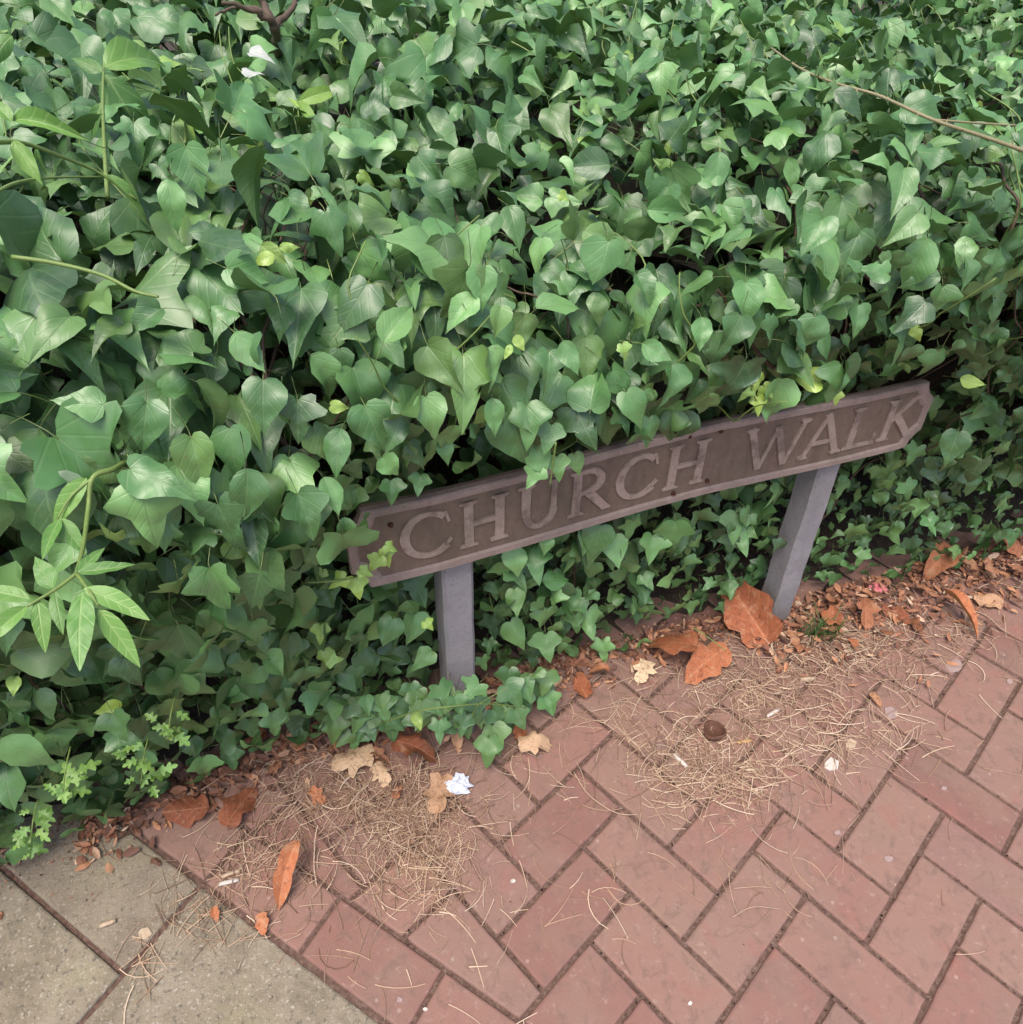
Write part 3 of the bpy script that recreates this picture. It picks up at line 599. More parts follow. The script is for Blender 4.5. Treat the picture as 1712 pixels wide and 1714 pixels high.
mb = MB(); mb.add(*prism([(o0, TB), (o0, TF - .003), (o1, TF - .0005)])); under(mb.obj('board', M['board']), sign)
mb = MB(); oi = rough_(board_outline(.0105), .0005); oi2 = board_outline(.0135)
oo = rough_(board_outline(.0008), .0005)
V, F = prism([(board_outline(-.0008), TF - .009), (board_outline(-.001), TF + .001), (oo, TF + .0035), (oi, TF + .0035), (oi2, TF - .0002)], False, False); mb.add(V, F)
border = under(mb.obj('border', M['rim']), sign)
# serif capitals, built stroke by stroke; unit cell: height 1
CB, CH_ = 0.4735, 0.0815
class Glyph:
    def __init__(s, x0, x1): s.x0, s.x1 = x0, x1; s.mb = MB(); s.k = 0
    def prismq(s, pts):
        h = TF + 0.0028 + 0.00025 * s.k; s.k += 1; P = [np.array(p, float) for p in pts]
        a2 = sum(P[i][0] * P[(i + 1) % len(P)][1] - P[(i + 1) % len(P)][0] * P[i][1] for i in range(len(P)))
        if a2 < 0: P = P[::-1]
        loc = [(s.x0 + p[0] * CH_, CB + p[1] * CH_) for p in P]; c = np.mean(loc, 0)
        ring = [(c[0] + (x - c[0]) * 1.0, y) for x, y in loc]; n = len(ring)
        V = [SP(x, y, TF - .001) for x, y in ring] + [SP(x, y, h) for x, y in ring]
        F = [(i, (i + 1) % n, n + (i + 1) % n, n + i) for i in range(n)] + [tuple(n + i for i in range(n))]
        s.mb.add(V, F)
    def stroke(s, a, b, w0, w1=None):
        a = np.array(a, float); b = np.array(b, float); w1 = w1 or w0; t = (b - a) / np.linalg.norm(b - a); q = np.array([-t[1], t[0]])
        s.prismq([a + q * w0 / 2, a - q * w0 / 2, b - q * w1 / 2, b + q * w1 / 2])
    def serif(s, x, y, w, up):
        sg = -1 if up else 1; s.prismq([(x - w / 2, y), (x + w / 2, y), (x + w / 2, y + sg * .035), (x + w * .22, y + sg * .08), (x - w * .22, y + sg * .08), (x - w / 2, y + sg * .035)])
    def arc(s, c, rx, ry, t0, t1, wmin, wmax, m=16, peak=180):
        for i in range(m):
            pts = []
            for t, sgn in ((t0 + (t1 - t0) * i / m, 1), (t0 + (t1 - t0) * (i + 1) / m + .6 * (1 if t1 > t0 else -1), 1)):
                a = R_(t); wd = wmin + (wmax - wmin) * abs(math.cos(a)) ** 1.5
                pts.append(((c[0] + (rx + wd / 2) * math.cos(a), c[1] + (ry + wd / 2) * math.sin(a)), (c[0] + (rx - wd / 2) * math.cos(a), c[1] + (ry - wd / 2) * math.sin(a))))
            s.prismq([pts[0][0], pts[0][1], pts[1][1], pts[1][0]])
            if i % 2: s.k -= 2
    def done(s, lab=None):
        o = under(s.mb.obj('letter', M['letter']), sign); return o
T, t_ = .175, .09
def gC(x0, x1):
    g = Glyph(x0, x1); w_ = (x1 - x0) / CH_; rx = w_ * .53; g.arc((rx, .5), rx - .06, .45, 48, 318, t_, T, 22)
    g.stroke((w_ * .86, .93), (w_ * .93, .70), .06, .05); g.stroke((w_ * .84, .20), (w_ * .98, .32), .07, .05); g.done()
def gH(x0, x1):
    g = Glyph(x0, x1); w_ = (x1 - x0) / CH_
    for x in (.17, w_ - .17): g.stroke((x, .0), (x, 1), T); g.serif(x, 0, .34, False); g.serif(x, 1, .34, True)
    g.stroke((.2, .51), (w_ - .2, .51), t_); g.done()
def gU(x0, x1):
    g = Glyph(x0, x1); w_ = (x1 - x0) / CH_; g.stroke((.17, .36), (.17, 1), T); g.stroke((w_ - .13, .36), (w_ - .13, 1), t_ * 1.3)
    g.serif(.17, 1, .34, True); g.serif(w_ - .13, 1, .26, True); c = (.17 + w_ - .13) / 2; g.arc((c, .38), w_ - .13 - c, .34, 180, 360, t_, T * .85, 14); g.done()
def gR(x0, x1):
    g = Glyph(x0, x1); w_ = (x1 - x0) / CH_; g.stroke((.17, 0), (.17, 1), T); g.serif(.17, 0, .34, False); g.serif(.17, 1, .32, True)
    g.stroke((.2, .96), (.42, .96), t_); g.stroke((.2, .50), (.42, .50), t_); g.arc((.40, .73), .24, .23, -90, 90, t_, T, 12); g.stroke((.40, .50), (w_ - .10, .03), T, T * .85); g.serif(w_ - .09, 0, .2, False); g.done()
def gW(x0, x1):
    g = Glyph(x0, x1); w_ = (x1 - x0) / CH_; a, b, c, d, e = .12, w_ * .31, w_ * .50, w_ * .72, w_ - .10
    g.stroke((a, 1), (b, .0), T * .9); g.stroke((b, .0), (c, .92), t_); g.stroke((c - .02, .95), (d, .0), T * .9); g.stroke((d, .0), (e, 1), t_); g.serif(a, 1, .30, True); g.serif(e, 1, .26, True); g.done()
def gA(x0, x1):
    g = Glyph(x0, x1); w_ = (x1 - x0) / CH_; g.stroke((.12, 0), (w_ * .5, 1), t_); g.stroke((w_ * .47, 1), (w_ - .14, 0), T * .95); g.stroke((.26, .33), (w_ - .28, .33), t_ * .9); g.serif(.12, 0, .24, False); g.serif(w_ - .14, 0, .3, False); g.done()
def gL(x0, x1):
    g = Glyph(x0, x1); w_ = (x1 - x0) / CH_; g.stroke((.17, 0), (.17, 1), T); g.serif(.17, 1, .34, True); g.prismq([(.0, 0), (w_, 0), (w_ - .02, .08), (.1, .08)]); g.stroke((w_ - .10, .05), (w_ - .01, .26), .06, .04); g.done()
def gK(x0, x1):
    g = Glyph(x0, x1); w_ = (x1 - x0) / CH_; g.stroke((.17, 0), (.17, 1), T); g.serif(.17, 0, .34, False); g.serif(.17, 1, .32, True)
    g.stroke((.2, .44), (w_ - .16, .99), t_); g.serif(w_ - .14, 1, .24, True); g.stroke((.36, .58), (w_ - .10, .02), T, T * .9); g.serif(w_ - .10, 0, .24, False); g.done()
gC(-.088, -.012); gH(-.002, .073); gU(.087, .156); gR(.170, .243); gC(.252, .326); gH(.338, .415); gW(.484, .612); gA(.607, .701); gL(.706, .776); gK(.785, .864)
def disc_bolt(x, y, r):
    V = [SP(x + r * math.cos(a), y + r * math.sin(a), TF - .001) for a in np.linspace(0, 2 * math.pi, 10, endpoint=False)] + [SP(x + r * .7 * math.cos(a), y + r * .7 * math.sin(a), TF + .0042) for a in np.linspace(0, 2 * math.pi, 10, endpoint=False)]
    mb = MB(); mb.add(V, [(i, (i + 1) % 10, 10 + (i + 1) % 10, 10 + i) for i in range(10)] + [tuple(10 + i for i in range(10))]); under(mb.obj('bolt', M['rust']), sign)
for x, y in ((-.100, .546), (.372, .567), (.431, .563), (.362, .462), (.425, .470)): disc_bolt(x, y, .0042)
def post(xc):
    w_, dp, c = .0255, .048, .005; prof = [(-w_ + c, 0), (w_ - c, 0), (w_, -c), (w_, -dp), (-w_, -dp), (-w_, -c)]
    V = []; F = []; hs = np.concatenate([[-.12], np.linspace(0, Y0 + .09, 14)])
    for h in hs:
        j = rng.normal(0, .0006, 2); V += [O + SX * (xc + a + j[0]) + SZ * h + SN * (b - .006 + j[1]) for a, b in prof]
    n = 6
    for L in range(len(hs) - 1): F += [(L * n + i, (L + 1) * n + i, (L + 1) * n + (i + 1) % n, L * n + (i + 1) % n) for i in range(n)]
    F += [tuple(range(n)), tuple((len(hs) - 1) * n + i for i in range(n))[::-1]]
    mb = MB(); mb.add(V, F); under(mb.obj('post', M['post']), sign)
post(0.0); post(0.7192)

# ------------------------------------------------------------------ other plants
def P3(x, y, n): return PK(x, y, n)
def leaf_between(b, t, kd, up, hue=.6, tone=.7, young=0., scale=1.0):
    A = t - b; return {kd: rec(b, A, up, np.linalg.norm(A) * scale, hue, tone, young)}
def plant(name, label, cat, stems, leafs, mat='shrub', stem_mat='green_stem', group=None, curl=.5):
    e = empty(name, label, cat, group); allp = [P3(*q) for st in stems for q in st[1]]; b = np.array(allp[0]); e.location = tuple(b)
    for r0, pts in stems:
        mb = MB(); Q = smooth_path([P3(*q) for q in pts], 6); mb.add(*tube_vf(Q, np.linspace(r0, r0 * .55, len(Q)), 6))
        under(mb.obj('stem', M[stem_mat], None, True), e)
    for (kd, b_, t_2, hue, tone, yg) in leafs:
        pb = P3(*b_); dz_ = (M0 @ (pb - [0, 0, CAMH]))[2] - (t_2[2] - b_[2]); pt = np.array([0, 0, CAMH]) + ray(t_2[0], t_2[1]) * dz_; view = nrmz(np.array([0, 0, CAMH]) - pb)
        under(leaves('leaf', leaf_between(pb, pt, kd, nrmz(view * .7 + Z * .5 + rng.normal(0, .18, 3)), hue, tone, yg), M[mat], None, False, curl), e)
    return e
plant('elder_sapling', 'pale green sapling with long leaflets before the ivy at the left edge', 'sapling',
      [(.0028, [(215, 770, .05), (190, 785, .10), (155, 800, .16), (148, 850, .20), (140, 910, .22), (128, 960, .24)]), (.0018, [(128, 960, .24), (95, 985, .24), (45, 1015, .24)]), (.0016, [(128, 960, .24), (150, 990, .25), (165, 1015, .25)]), (.0015, [(155, 800, .16), (120, 830, .18), (95, 870, .2)])],
      [('lance', (50, 1003, .24), (-45, 975, .26), .6, .8, .1), ('lance', (45, 1015, .24), (-40, 1085, .27), .7, .9, .1), ('lance', (62, 1003, .24), (72, 1090, .25), .6, .8, .1), ('lance2', (90, 985, .24), (40, 930, .25), .6, .7, .0),
       ('lance', (92, 990, .24), (100, 1045, .26), .5, .6, .0), ('lance', (138, 990, .25), (135, 1125, .25), .6, .9, .0), ('lance', (165, 1020, .25), (230, 1112, .26), .8, .8, .1), ('lance', (140, 985, .25), (200, 985, .28), .7, .9, .1), ('lance', (128, 958, .24), (172, 925, .26), .5, .6, .0),
       ('lance2', (145, 985, .24), (110, 1020, .26), .4, .5, .0), ('lance', (145, 800, .16), (80, 860, .20), .8, .8, .1), ('lance', (100, 868, .2), (62, 930, .23), .6, .7, 0), ('lance2', (98, 868, .2), (130, 905, .22), .6, .8, 0), ('lance', (128, 960, .24), (150, 910, .25), .7, .6, 0)])
plant('buddleia_shoot', 'upright shoot with long soft mid green leaves above the ivy at the top left', 'shrub',
      [(.0024, [(180, 330, .10), (175, 250, .13), (172, 170, .15), (174, 105, .16)]), (.0024, [(-20, 238, .26), (40, 240, .22), (110, 265, .18), (170, 292, .14), (230, 335, .10)]), (.0016, [(-20, 330, .26), (30, 305, .22), (100, 297, .17), (170, 296, .14)])],
      [('lance2', (174, 112, .16), (272, 18, .16), .5, .8, .12), ('lance2', (176, 125, .16), (252, 225, .17), .2, .4, 0), ('lance', (20, 200, .24), (125, 212, .24), .6, .8, .1), ('lance2', (22, 235, .24), (66, 300, .24), .7, .8, .2), ('lance2', (20, 205, .24), (-20, 165, .24), .6, .8, .1),
       ('lance2', (172, 120, .16), (115, 95, .17), .2, .5, 0), ('lance', (172, 170, .15), (145, 215, .16), .4, .5, 0), ('lance', (180, 292, .14), (245, 315, .15), .6, .7, .1), ('lance2', (20, 60, .2), (-20, 110, .2), .4, .6, 0), ('lance2', (10, 200, .24), (40, 165, .24), .5, .7, .1), ('lance', (60, 248, .2), (70, 285, .2), .4, .6, 0)], curl=1.0)
plant('privet_sprig', 'yellow green sprig with arching leaves standing among the ivy at the top centre', 'shrub',
      [(.0016, [(500, 260, .02), (500, 210, .04), (498, 165, .05)]), (.0015, [(310, 240, .10), (310, 210, .11), (300, 185, .12)]), (.0012, [(500, 250, .02), (488, 215, .04), (482, 195, .05)])],
      [('lance', (500, 170, .05), (570, 135, .05), .7, .8, .4), ('lance', (498, 168, .05), (535, 215, .07), .6, .7, .3), ('lance', (500, 180, .05), (480, 160, .05), .8, .9, .7), ('lance', (300, 188, .12), (325, 150, .12), .9, 1, .6), ('lance', (300, 188, .12), (285, 240, .15), .6, .6, .2), ('lance', (303, 190, .12), (330, 215, .14), .9, .9, .6)])
def sprig(x, y, n, k_, R_px, label, seed):
    r2 = np.random.default_rng(seed); lf = []; st = [(.0010, [(x + 8, y - 50, n - .03), (x, y - 15, n), (x - 4, y + 25, n + .01)])]
    for i in range(k_):
        a = r2.uniform(0, 6.28); rr = r2.uniform(.15, 1) * R_px; bx, by = x + rr * .7 * math.cos(a), y + rr * math.sin(a); L = r2.uniform(20, 32); b = r2.uniform(-1.0, 4.2)
        lf.append(('haw', (bx, by, n), (bx + L * math.cos(b), by + L * math.sin(b), n + .008), r2.uniform(.3, 1), r2.uniform(.3, .9), r2.uniform(.0, .3)))
    return plant('hawthorn_sprig', label, 'seedling', st, lf, group='small hawthorn sprigs at the foot of the ivy', curl=.6)
sprig(240, 1285, .10, 12, 46, 'small bright lobed hawthorn sprig low in the ivy, second from the left', 3)
sprig(110, 1300, .11, 11, 44, 'hawthorn sprig with lobed leaves above the upper end of the slab joint', 4)
sprig(55, 1390, .12, 13, 42, 'leftmost hawthorn sprig, touching the corner of the grey slabs', 5)
sprig(285, 1215, .07, 8, 34, 'highest hawthorn sprig of the four, just above the largest one', 6)
# bramble cane across the top right
e = empty('bramble_cane', 'long brown thorny bramble cane lying across the top right of the ivy', 'bramble'); mb = MB()
pts = [(1290, 80, .13), (1340, 115, .16), (1400, 140, .18), (1470, 160, .19), (1560, 200, .20), (1650, 230, .20), (1740, 262, .20)]; e.location = tuple(P3(*pts[0]))
Q = smooth_path([P3(*q) for q in pts], 8); mb.add(*tube_vf(Q, np.linspace(.0015, .0026, len(Q)), 7))
Q2 = smooth_path([P3(*q) for q in [(1560, 200, .20), (1620, 205, .19), (1700, 210, .18)]], 6); mb.add(*tube_vf(Q2, .0014, 5))
under(mb.obj('cane', M['bramble'], None, True), e)
for i in range(4, len(Q) - 2, 2):
    dd = nrmz(rng.normal(0, 1, 3)); mb = MB(); mb.add(*tube_vf([Q[i], Q[i] + dd * .006, Q[i] + dd * .009], [.0013, .0007, .0001], 4)); under(mb.obj('thorn', M['bramble']), e)
# brown dead wood at the top left of the hedge
e = empty('dead_branch', 'broken brown branch sticking up out of the ivy at the top edge', 'branch'); mb = MB()
pts = [(470, 95, .05), (455, 40, .19), (440, 5, .22), (425, -30, .26)]; e.location = tuple(P3(*pts[0]))
for pp, r0 in ((pts, .007), ([(452, 35, .2), (420, 18, .22), (375, 5, .24)], .0045), ([(455, 50, .18), (490, 15, .2), (500, -20, .22)], .005), ([(448, 20, .2), (400, 12, .2), (360, 25, .2)], .003)):
    Q = smooth_path([P3(*q) for q in pp], 5); Q = Q + rng.normal(0, .0012, Q.shape); mb.add(*tube_vf(Q, np.linspace(r0, r0 * .5, len(Q)), 7))
under(mb.obj('wood', M['bark'], None, True), e)
def pale(x, y, n, L, a, label):
    o = leaves('glare_leaf', px_leaf(x, y, n, L, a, 'kite', .6, .6, .0, (0, 2.5)), M['paleleaf'], None, False, .6); recenter(o); tag(o, label, 'dead leaf', 'leaves on top of the ivy with glare painted in')
M['paleleaf'] = leaf_material('leaf_glare', (.36, .38, .34, 1), (.42, .44, .40, 1), (.5, .52, .48, 1), young=(.80, .78, .74, 1), vein=(.8, .8, .75, 1), under=(.6, .58, .52, 1))  # whitish leaf colour stands for light glare on the ivy
pale(438, 93, .20, 40, 78, 'leaf on top of the ivy painted whitish for glare, the upper of the two'); pale(424, 120, .19, 34, 95, 'leaf on top of the ivy painted whitish for glare, the lower of the two')
# grass tuft behind the far post
mb = MB()
for i in range(60):
    b = G(rng.normal(1368, 14), rng.normal(1068, 7), .0); L = rng.uniform(.04, .085); a = rng.uniform(0, 6.28); dr = np.array([math.cos(a), math.sin(a), 0]) * rng.uniform(.2, .7)
    t = np.linspace(0, 1, 6)[:, None]; P = b + (dr * t ** 2 + Z * (t - .25 * t ** 2)) * L; sd_ = nrmz(np.cross(dr + 1e-6, Z)) * .0014
    w_ = (1 - t ** 2 * .95); V = np.concatenate([P - sd_ * w_, P + sd_ * w_]); mb.add(V, [(j, j + 1, 7 + j, 6 + j) for j in range(5)])
tag(recenter(mb.obj('grass_tuft', M['grass'])), 'small tuft of dark green grass to the right of the far sign post', 'grass tuft')

# ------------------------------------------------------------------ dead leaves and litter on the pavement
def ground_leaf(x, y, Lp, tip, kd, label, hue, tone, yg=0., curl=1.2, fold=None, tilt=(0, 0), lift=.006, cat='fallen leaf', group='dead leaves fallen along the foot of the hedge'):
    c = G(x, y, lift); dist = np.linalg.norm(c - [0, 0, CAMH]); a = R_(tip)
    e1 = G(x + math.sin(a) * Lp / 2, y + math.cos(a) * Lp / 2, lift); e0 = G(x - math.sin(a) * Lp / 2, y - math.cos(a) * Lp / 2, lift)
    A = nrmz(e1 - e0); nn_ = nrmz(Z + A * tilt[0] + np.cross(Z, A) * tilt[1])
    o = leaves('fallen_leaf', {kd: rec(e0, A, nn_, np.linalg.norm(e1 - e0), hue, tone, yg)}, M['dry'], None, False, curl, fold)
    me = o.data; v = np.zeros(len(me.vertices) * 3); me.vertices.foreach_get('co', v); v = v.reshape(-1, 3); v[:, 2] += .0025 - v[:, 2].min(); me.vertices.foreach_set('co', v.ravel()); me.update()
    return tag(recenter(o), label, cat, group)
gl = ground_leaf
b = G(1288, 1078, .004); A = nrmz(ray(1226, 990)) ; A = np.array([0, 0, CAMH]) + ray(1226, 990) * ((M0 @ (b - [0, 0, CAMH]))[2] - .02) - b
tag(recenter(leaves('fallen_leaf', {'shard': rec(b, A, nrmz(np.array([0, 0, CAMH]) - b - .1 * Z), np.linalg.norm(A) * 1.2, .2, .9, 0)}, M['dry'], None, False, .3, (.75, .8))), 'large curled rust orange leaf standing against the foot of the far sign post', 'fallen leaf', 'dead leaves fallen along the foot of the hedge')
gl(1175, 1118, 84, -62, 'shard', 'wide orange leaf lying between the two posts, its tip towards the near post', .6, .7, fold=(.3, .5))
gl(1118, 1098, 86, -105, 'shard', 'dull orange leaf half under the ivy between the two posts', .4, .5, fold=(.3, .5))
gl(1075, 1130, 40, -20, 'torn', 'cream white torn leaf beside the wide orange leaves', .9, 1, 1.0, curl=.6)
gl(972, 1147, 50, 200, 'shard', 'small deep orange leaf at the ivy edge just left of the cream white leaf', .3, .7, fold=(.5, .7))
gl(1602, 1040, 92, 48, 'lance', 'long rolled orange leaf on the bricks near the right edge', .7, .7, fold=(1.2, 1.5), tilt=(0, .2))
gl(1655, 1010, 56, 80, 'shard', 'short tan leaf behind the long rolled orange leaf', .9, .6, .5)
gl(1500, 1030, 56, 70, 'shard', 'dark red leaf between the far post and the long rolled leaf', .05, .4, fold=(.3, .5))
gl(1395, 1042, 44, 100, 'shard', 'orange brown leaf just right of the grass tuft', .5, .5, fold=(.4, .7))
gl(868, 1226, 40, 190, 'shard', 'orange leaf peeping out below the ivy right of the near post', .6, .7)
gl(898, 1252, 62, 95, 'torn', 'pale tan torn leaf below the orange one, right of the near post', .9, .6, .7)
gl(585, 1280, 84, -85, 'torn', 'flat pale beige leaf below the ivy left of the near post', .9, .65, .8)
gl(640, 1302, 44, 30, 'torn', 'small beige leaf touching the flat pale beige leaf', .9, .7, .8)
gl(700, 1272, 76, 80, 'torn', 'red brown crumpled leaf below the near post', .05, .4, fold=(.4, .6), curl=1.6)
gl(506, 1242, 46, 160, 'shard', 'light orange cupped leaf in the hollow under the ivy', .95, .8, .15, fold=(.5, .8))
gl(425, 1240, 50, -60, 'shard', 'dark orange leaf half hidden under the ivy, left of the light orange one', .4, .5, fold=(.4, .6))
gl(405, 1352, 92, 150, 'shard', 'dull red three cornered leaf beside the heap of needles', .02, .5, fold=(.1, .3))
gl(312, 1365, 84, -80, 'shard', 'brownish red leaf flat on the bricks above the slabs', .0, .45, fold=(0, .2))
gl(483, 1475, 104, -28, 'strip', 'bright orange narrow leaf at the edge of the grey slabs', .7, .8, fold=(.5, .7))
gl(442, 1548, 34, 10, 'shard', 'small orange leaf scrap on the corner of the long slab', .6, .8)
gl(362, 1532, 22, 10, 'shard', 'tiny orange leaf scrap on the grey slab', .6, .7)
gl(735, 1338, 74, -10, 'torn', 'tan torn leaf under the crumpled foil', .9, .4, .5)
gl(765, 1245, 36, 10, 'ovate', 'bright yellow leaf below the ivy at the near post', .9, 1, .4)
gl(1465, 1172, 30, 40, 'shard', 'pale brown leaf scrap at the right of the needles', .8, .4, .3)
gl(1690, 925, 54, 60, 'shard', 'orange brown leaf under the ivy at the right edge', .5, .5, .1, fold=(.4, .7))
gl(1560, 955, 50, -60, 'shard', 'copper leaf pushed against the ivy near the right edge', .6, .45, .1, fold=(.4, .7))
gl(1620, 950, 46, 60, 'shard', 'light brown leaf against the ivy near the right edge', .8, .6, .3, fold=(.4, .7))
gl(1440, 1040, 42, 10, 'torn', 'rust brown broken leaf among the needles behind the dark red leaf', .5, .4, .1, fold=(.5, .9))
for x, y, lb in [(1345, 1090, 'in front of the grass tuft'), (1425, 1075, 'just before the rust brown broken leaf'), (1480, 1060, 'in front of the dark red leaf'), (1540, 990, 'left of the tan leaf and the wooden strip'), (1650, 965, 'behind the wooden strip'),
                 (1390, 1015, 'behind the grass tuft'), (1000, 1130, 'between the deep orange and the cream leaf'), (460, 1290, 'below the light orange cupped leaf'), (535, 1335, 'in the left end of the needle heap'), (640, 1275, 'between the two beige leaves and the red brown one'),
                 (1530, 1045, 'left of the long rolled orange leaf'), (1700, 960, 'at the right edge, below the ivy'), (665, 1325, 'in the needles left of the foil'), (1325, 1072, 'right at the foot of the far post')]:
    gl(x, y, rng.uniform(24, 38), rng.uniform(0, 360), ['shard', 'torn'][int(rng.random() < .5)], 'small crumpled brown leaf fragment ' + lb, rng.uniform(.1, .7), rng.uniform(.2, .6), rng.uniform(0, .4), fold=(.3, .9), curl=1.6, group='small brown leaf fragments along the foot of the ivy')
def stick(name, x, y, Lp, ang, w_, h, mat, label, cat, group=None):
    c = G(x, y, 0); a = R_(ang); e1 = G(x + math.cos(a) * Lp / 2, y + math.sin(a) * Lp / 2); e0 = G(x - math.cos(a) * Lp / 2, y - math.sin(a) * Lp / 2)
    A = e1 - e0; m = 5; Q = np.array([e0 + A * t + np.array([0, 0, h * .9 + .001 + .0006 * math.sin(5 * t)]) for t in np.linspace(0, 1, m)])
    V, F = tube_vf(Q, w_ * np.array([.85, 1, .96, 1.02, .8]), 8); V[:, 2] = np.maximum(.0012, (V[:, 2] - h) * (h / w_) + h + .001)
    mb = MB(); mb.add(V, F); return tag(recenter(mb.obj(name, M[mat], None, True)), label, cat, group)
gsp = 'pale scraps of litter on the pavement'
stick('litter_stub', 1138, 1275, 30, 42, .0036, .003, 'paper', 'clean white paper stub lying in the needles below the husk', 'litter', gsp)
stick('litter_stub', 1293, 1195, 25, -32, .0036, .003, 'paper', 'white stub right of the husk', 'litter', gsp)
stick('litter_stub', 1351, 1138, 24, -4, .004, .003, 'wood', 'cream stub below the far post', 'litter', gsp)
stick('litter_stub', 384, 1478, 34, -14, .0036, .003, 'paper', 'pinkish white stub at the slab edge by the needles', 'litter', gsp)
stick('litter_stub', 388, 1464, 32, -20, .0034, .003, 'wood', 'tan stub touching the pinkish white stub at the slab edge', 'litter', gsp)
stick('litter_stub', 182, 1547, 28, -22, .0036, .003, 'wood', 'cream stub on the small grey slab', 'litter', gsp)
stick('litter_stub', 1245, 1243, 24, -10, .0034, .0025, 'cork', 'orange tan chip right of the husk', 'litter', gsp)
stick('litter_stub', 1243, 1178, 22, 35, .0026, .002, 'wood', 'pale splinter above the white stub by the husk', 'litter', gsp)
stick('litter_stub', 1257, 1290, 22, -5, .003, .0025, 'wood', 'dull tan chip in the needles left of the pink scrap', 'litter', gsp)
stick('litter_stub', 1632, 1002, 56, 2, .0048, .003, 'wood', 'bleached wooden strip behind the rolled orange leaf', 'wood chip', gsp)
def scrap(name, x, y, rp, mat, label, cat, seed, h=.0015, sides=6, group=gsp):
    r2 = np.random.default_rng(seed); n = sides; a0 = r2.uniform(0, 6.28); V = []
    for zz, s_ in ((.0006, 1.0), (h, .94)):
        for i in range(n):
            a = a0 + i * 6.283 / n; r3 = rp * (0.7 + .5 * ((i * 7919 + seed * 31) % 10) / 10) * s_; g_ = G(x + r3 * math.cos(a), y + r3 * math.sin(a) * .8); V.append((g_[0], g_[1], zz + (h * 1.5 * ((i * 13 + seed) % 5) / 5 if zz == h else 0)))
    c = G(x, y); V.append((c[0], c[1], h * 1.6)); F = [(i, (i + 1) % n, n + (i + 1) % n, n + i) for i in range(n)] + [(n + i, n + (i + 1) % n, 2 * n) for i in range(n)] + [tuple(range(n))[::-1]]
    mb = MB(); mb.add(V, F); return tag(recenter(mb.obj(name, M[mat])), label, cat, group)
scrap('litter_scrap', 241, 1562, 13, 'wood', 'square cream chip beside the joint of the grey slabs', 'litter', 1)
scrap('litter_scrap', 1389, 1281, 15, 'paper', 'pinkish white torn scrap below the needles on the right', 'litter', 2)
scrap('litter_scrap', 1422, 1247, 12, 'wood', 'beige chip above the torn white scrap', 'litter', 3)
scrap('litter_scrap', 1154, 1680, 5, 'paper', 'tiny white crumb at the bottom edge', 'litter', 4)
scrap('litter_scrap', 858, 1475, 6, 'paper', 'tiny pale crumb on a brick below the needle heap', 'litter', 5)
scrap('litter_scrap', 712, 1690, 5, 'paper', 'tiny white crumb in the joint at the bottom edge', 'litter', 6)
for i, (x, y, r) in enumerate([(1402, 1394, 6), (1486, 1437, 8), (1490, 1195, 14), (1160, 1680, 0), (1595, 1115, 15), (668, 1674, 6), (1690, 1140, 6), (1580, 1320, 5)]):
    if r: scrap('chewing_gum', x, y, r, 'gum', ['small whitish gum spot on a brick left of the larger one', 'whitish gum spot in the middle of a brick near the bottom right', 'grey gum blot at the right end of the needles', '', 'pale pinkish gum blot near the rolled orange leaf', 'pale gum spot near the bottom of the stretcher bricks', 'small gum spot at the right edge beside a red brick', 'faint gum dot on the bricks left of the right edge'][i], 'chewing gum', 20 + i, .0009, 11, 'trodden gum spots on the bricks')
# crumpled foil
m = 22; th, fi = np.meshgrid(np.linspace(0, 2 * math.pi, m, endpoint=False), np.linspace(0, math.pi, 12), indexing='ij'); c = G(765, 1318)
r = .017 * (1 + rng.normal(0, .16, th.shape)); V = np.stack([c[0] + r * np.sin(fi) * np.cos(th) * 1.25, c[1] + r * np.sin(fi) * np.sin(th), np.maximum(.001, .010 + r * np.cos(fi) * .6)], -1)
idx = np.arange(m * 12).reshape(m, 12); F = [(idx[i, j], idx[i, j + 1], idx[(i + 1) % m, j + 1], idx[(i + 1) % m, j]) for i in range(m) for j in range(11)]
tag(recenter(mesh_obj('crumpled_foil', V.reshape(-1, 3), [tuple(int(a) for a in f) for f in F], M['foil'])), 'crumpled bluish white foil at the top of the needle heap', 'litter')
c = G(1466, 988); r = .014 * (1 + rng.normal(0, .18, th.shape)); V = np.stack([c[0] + r * np.sin(fi) * np.cos(th) * 1.3, c[1] + r * np.sin(fi) * np.sin(th), np.maximum(.001, .008 + r * np.cos(fi) * .5)], -1)
tag(recenter(mesh_obj('pink_wrapper', V.reshape(-1, 3), [tuple(int(a) for a in f) for f in F], M['pink'])), 'small crushed pink wrapper under the ivy right of the far post', 'litter')
# brown husk: an open cup lying on the bricks
c = G(1193, 1229); m = 20; V = []; F = []
prof = [(.004, .0015), (.014, .002), (.0195, .007), (.0205, .013), (.0185, .0165), (.0165, .015), (.015, .009), (.008, .005), (.0015, .0045)]
for pr, pz in prof:
    for i in range(m):
        a = i * 2 * math.pi / m; wv = 1 + .10 * math.sin(3 * a + pz * 200) + rng.normal(0, .03); V.append((c[0] + pr * wv * math.cos(a), c[1] + pr * wv * 1.05 * math.sin(a), .0015 + pz * (1 + .35 * math.sin(a + 2.2)) ))
for L in range(len(prof) - 1): F += [(L * m + i, L * m + (i + 1) % m, (L + 1) * m + (i + 1) % m, (L + 1) * m + i) for i in range(m)]
F += [tuple(range(m))[::-1], tuple((len(prof) - 1) * m + i for i in range(m))]
mb = MB(); mb.add(V, F); tag(recenter(mb.obj('nut_husk', M['shell'], None, True)), 'round dark brown empty husk lying on the bricks below the far post', 'nut husk')
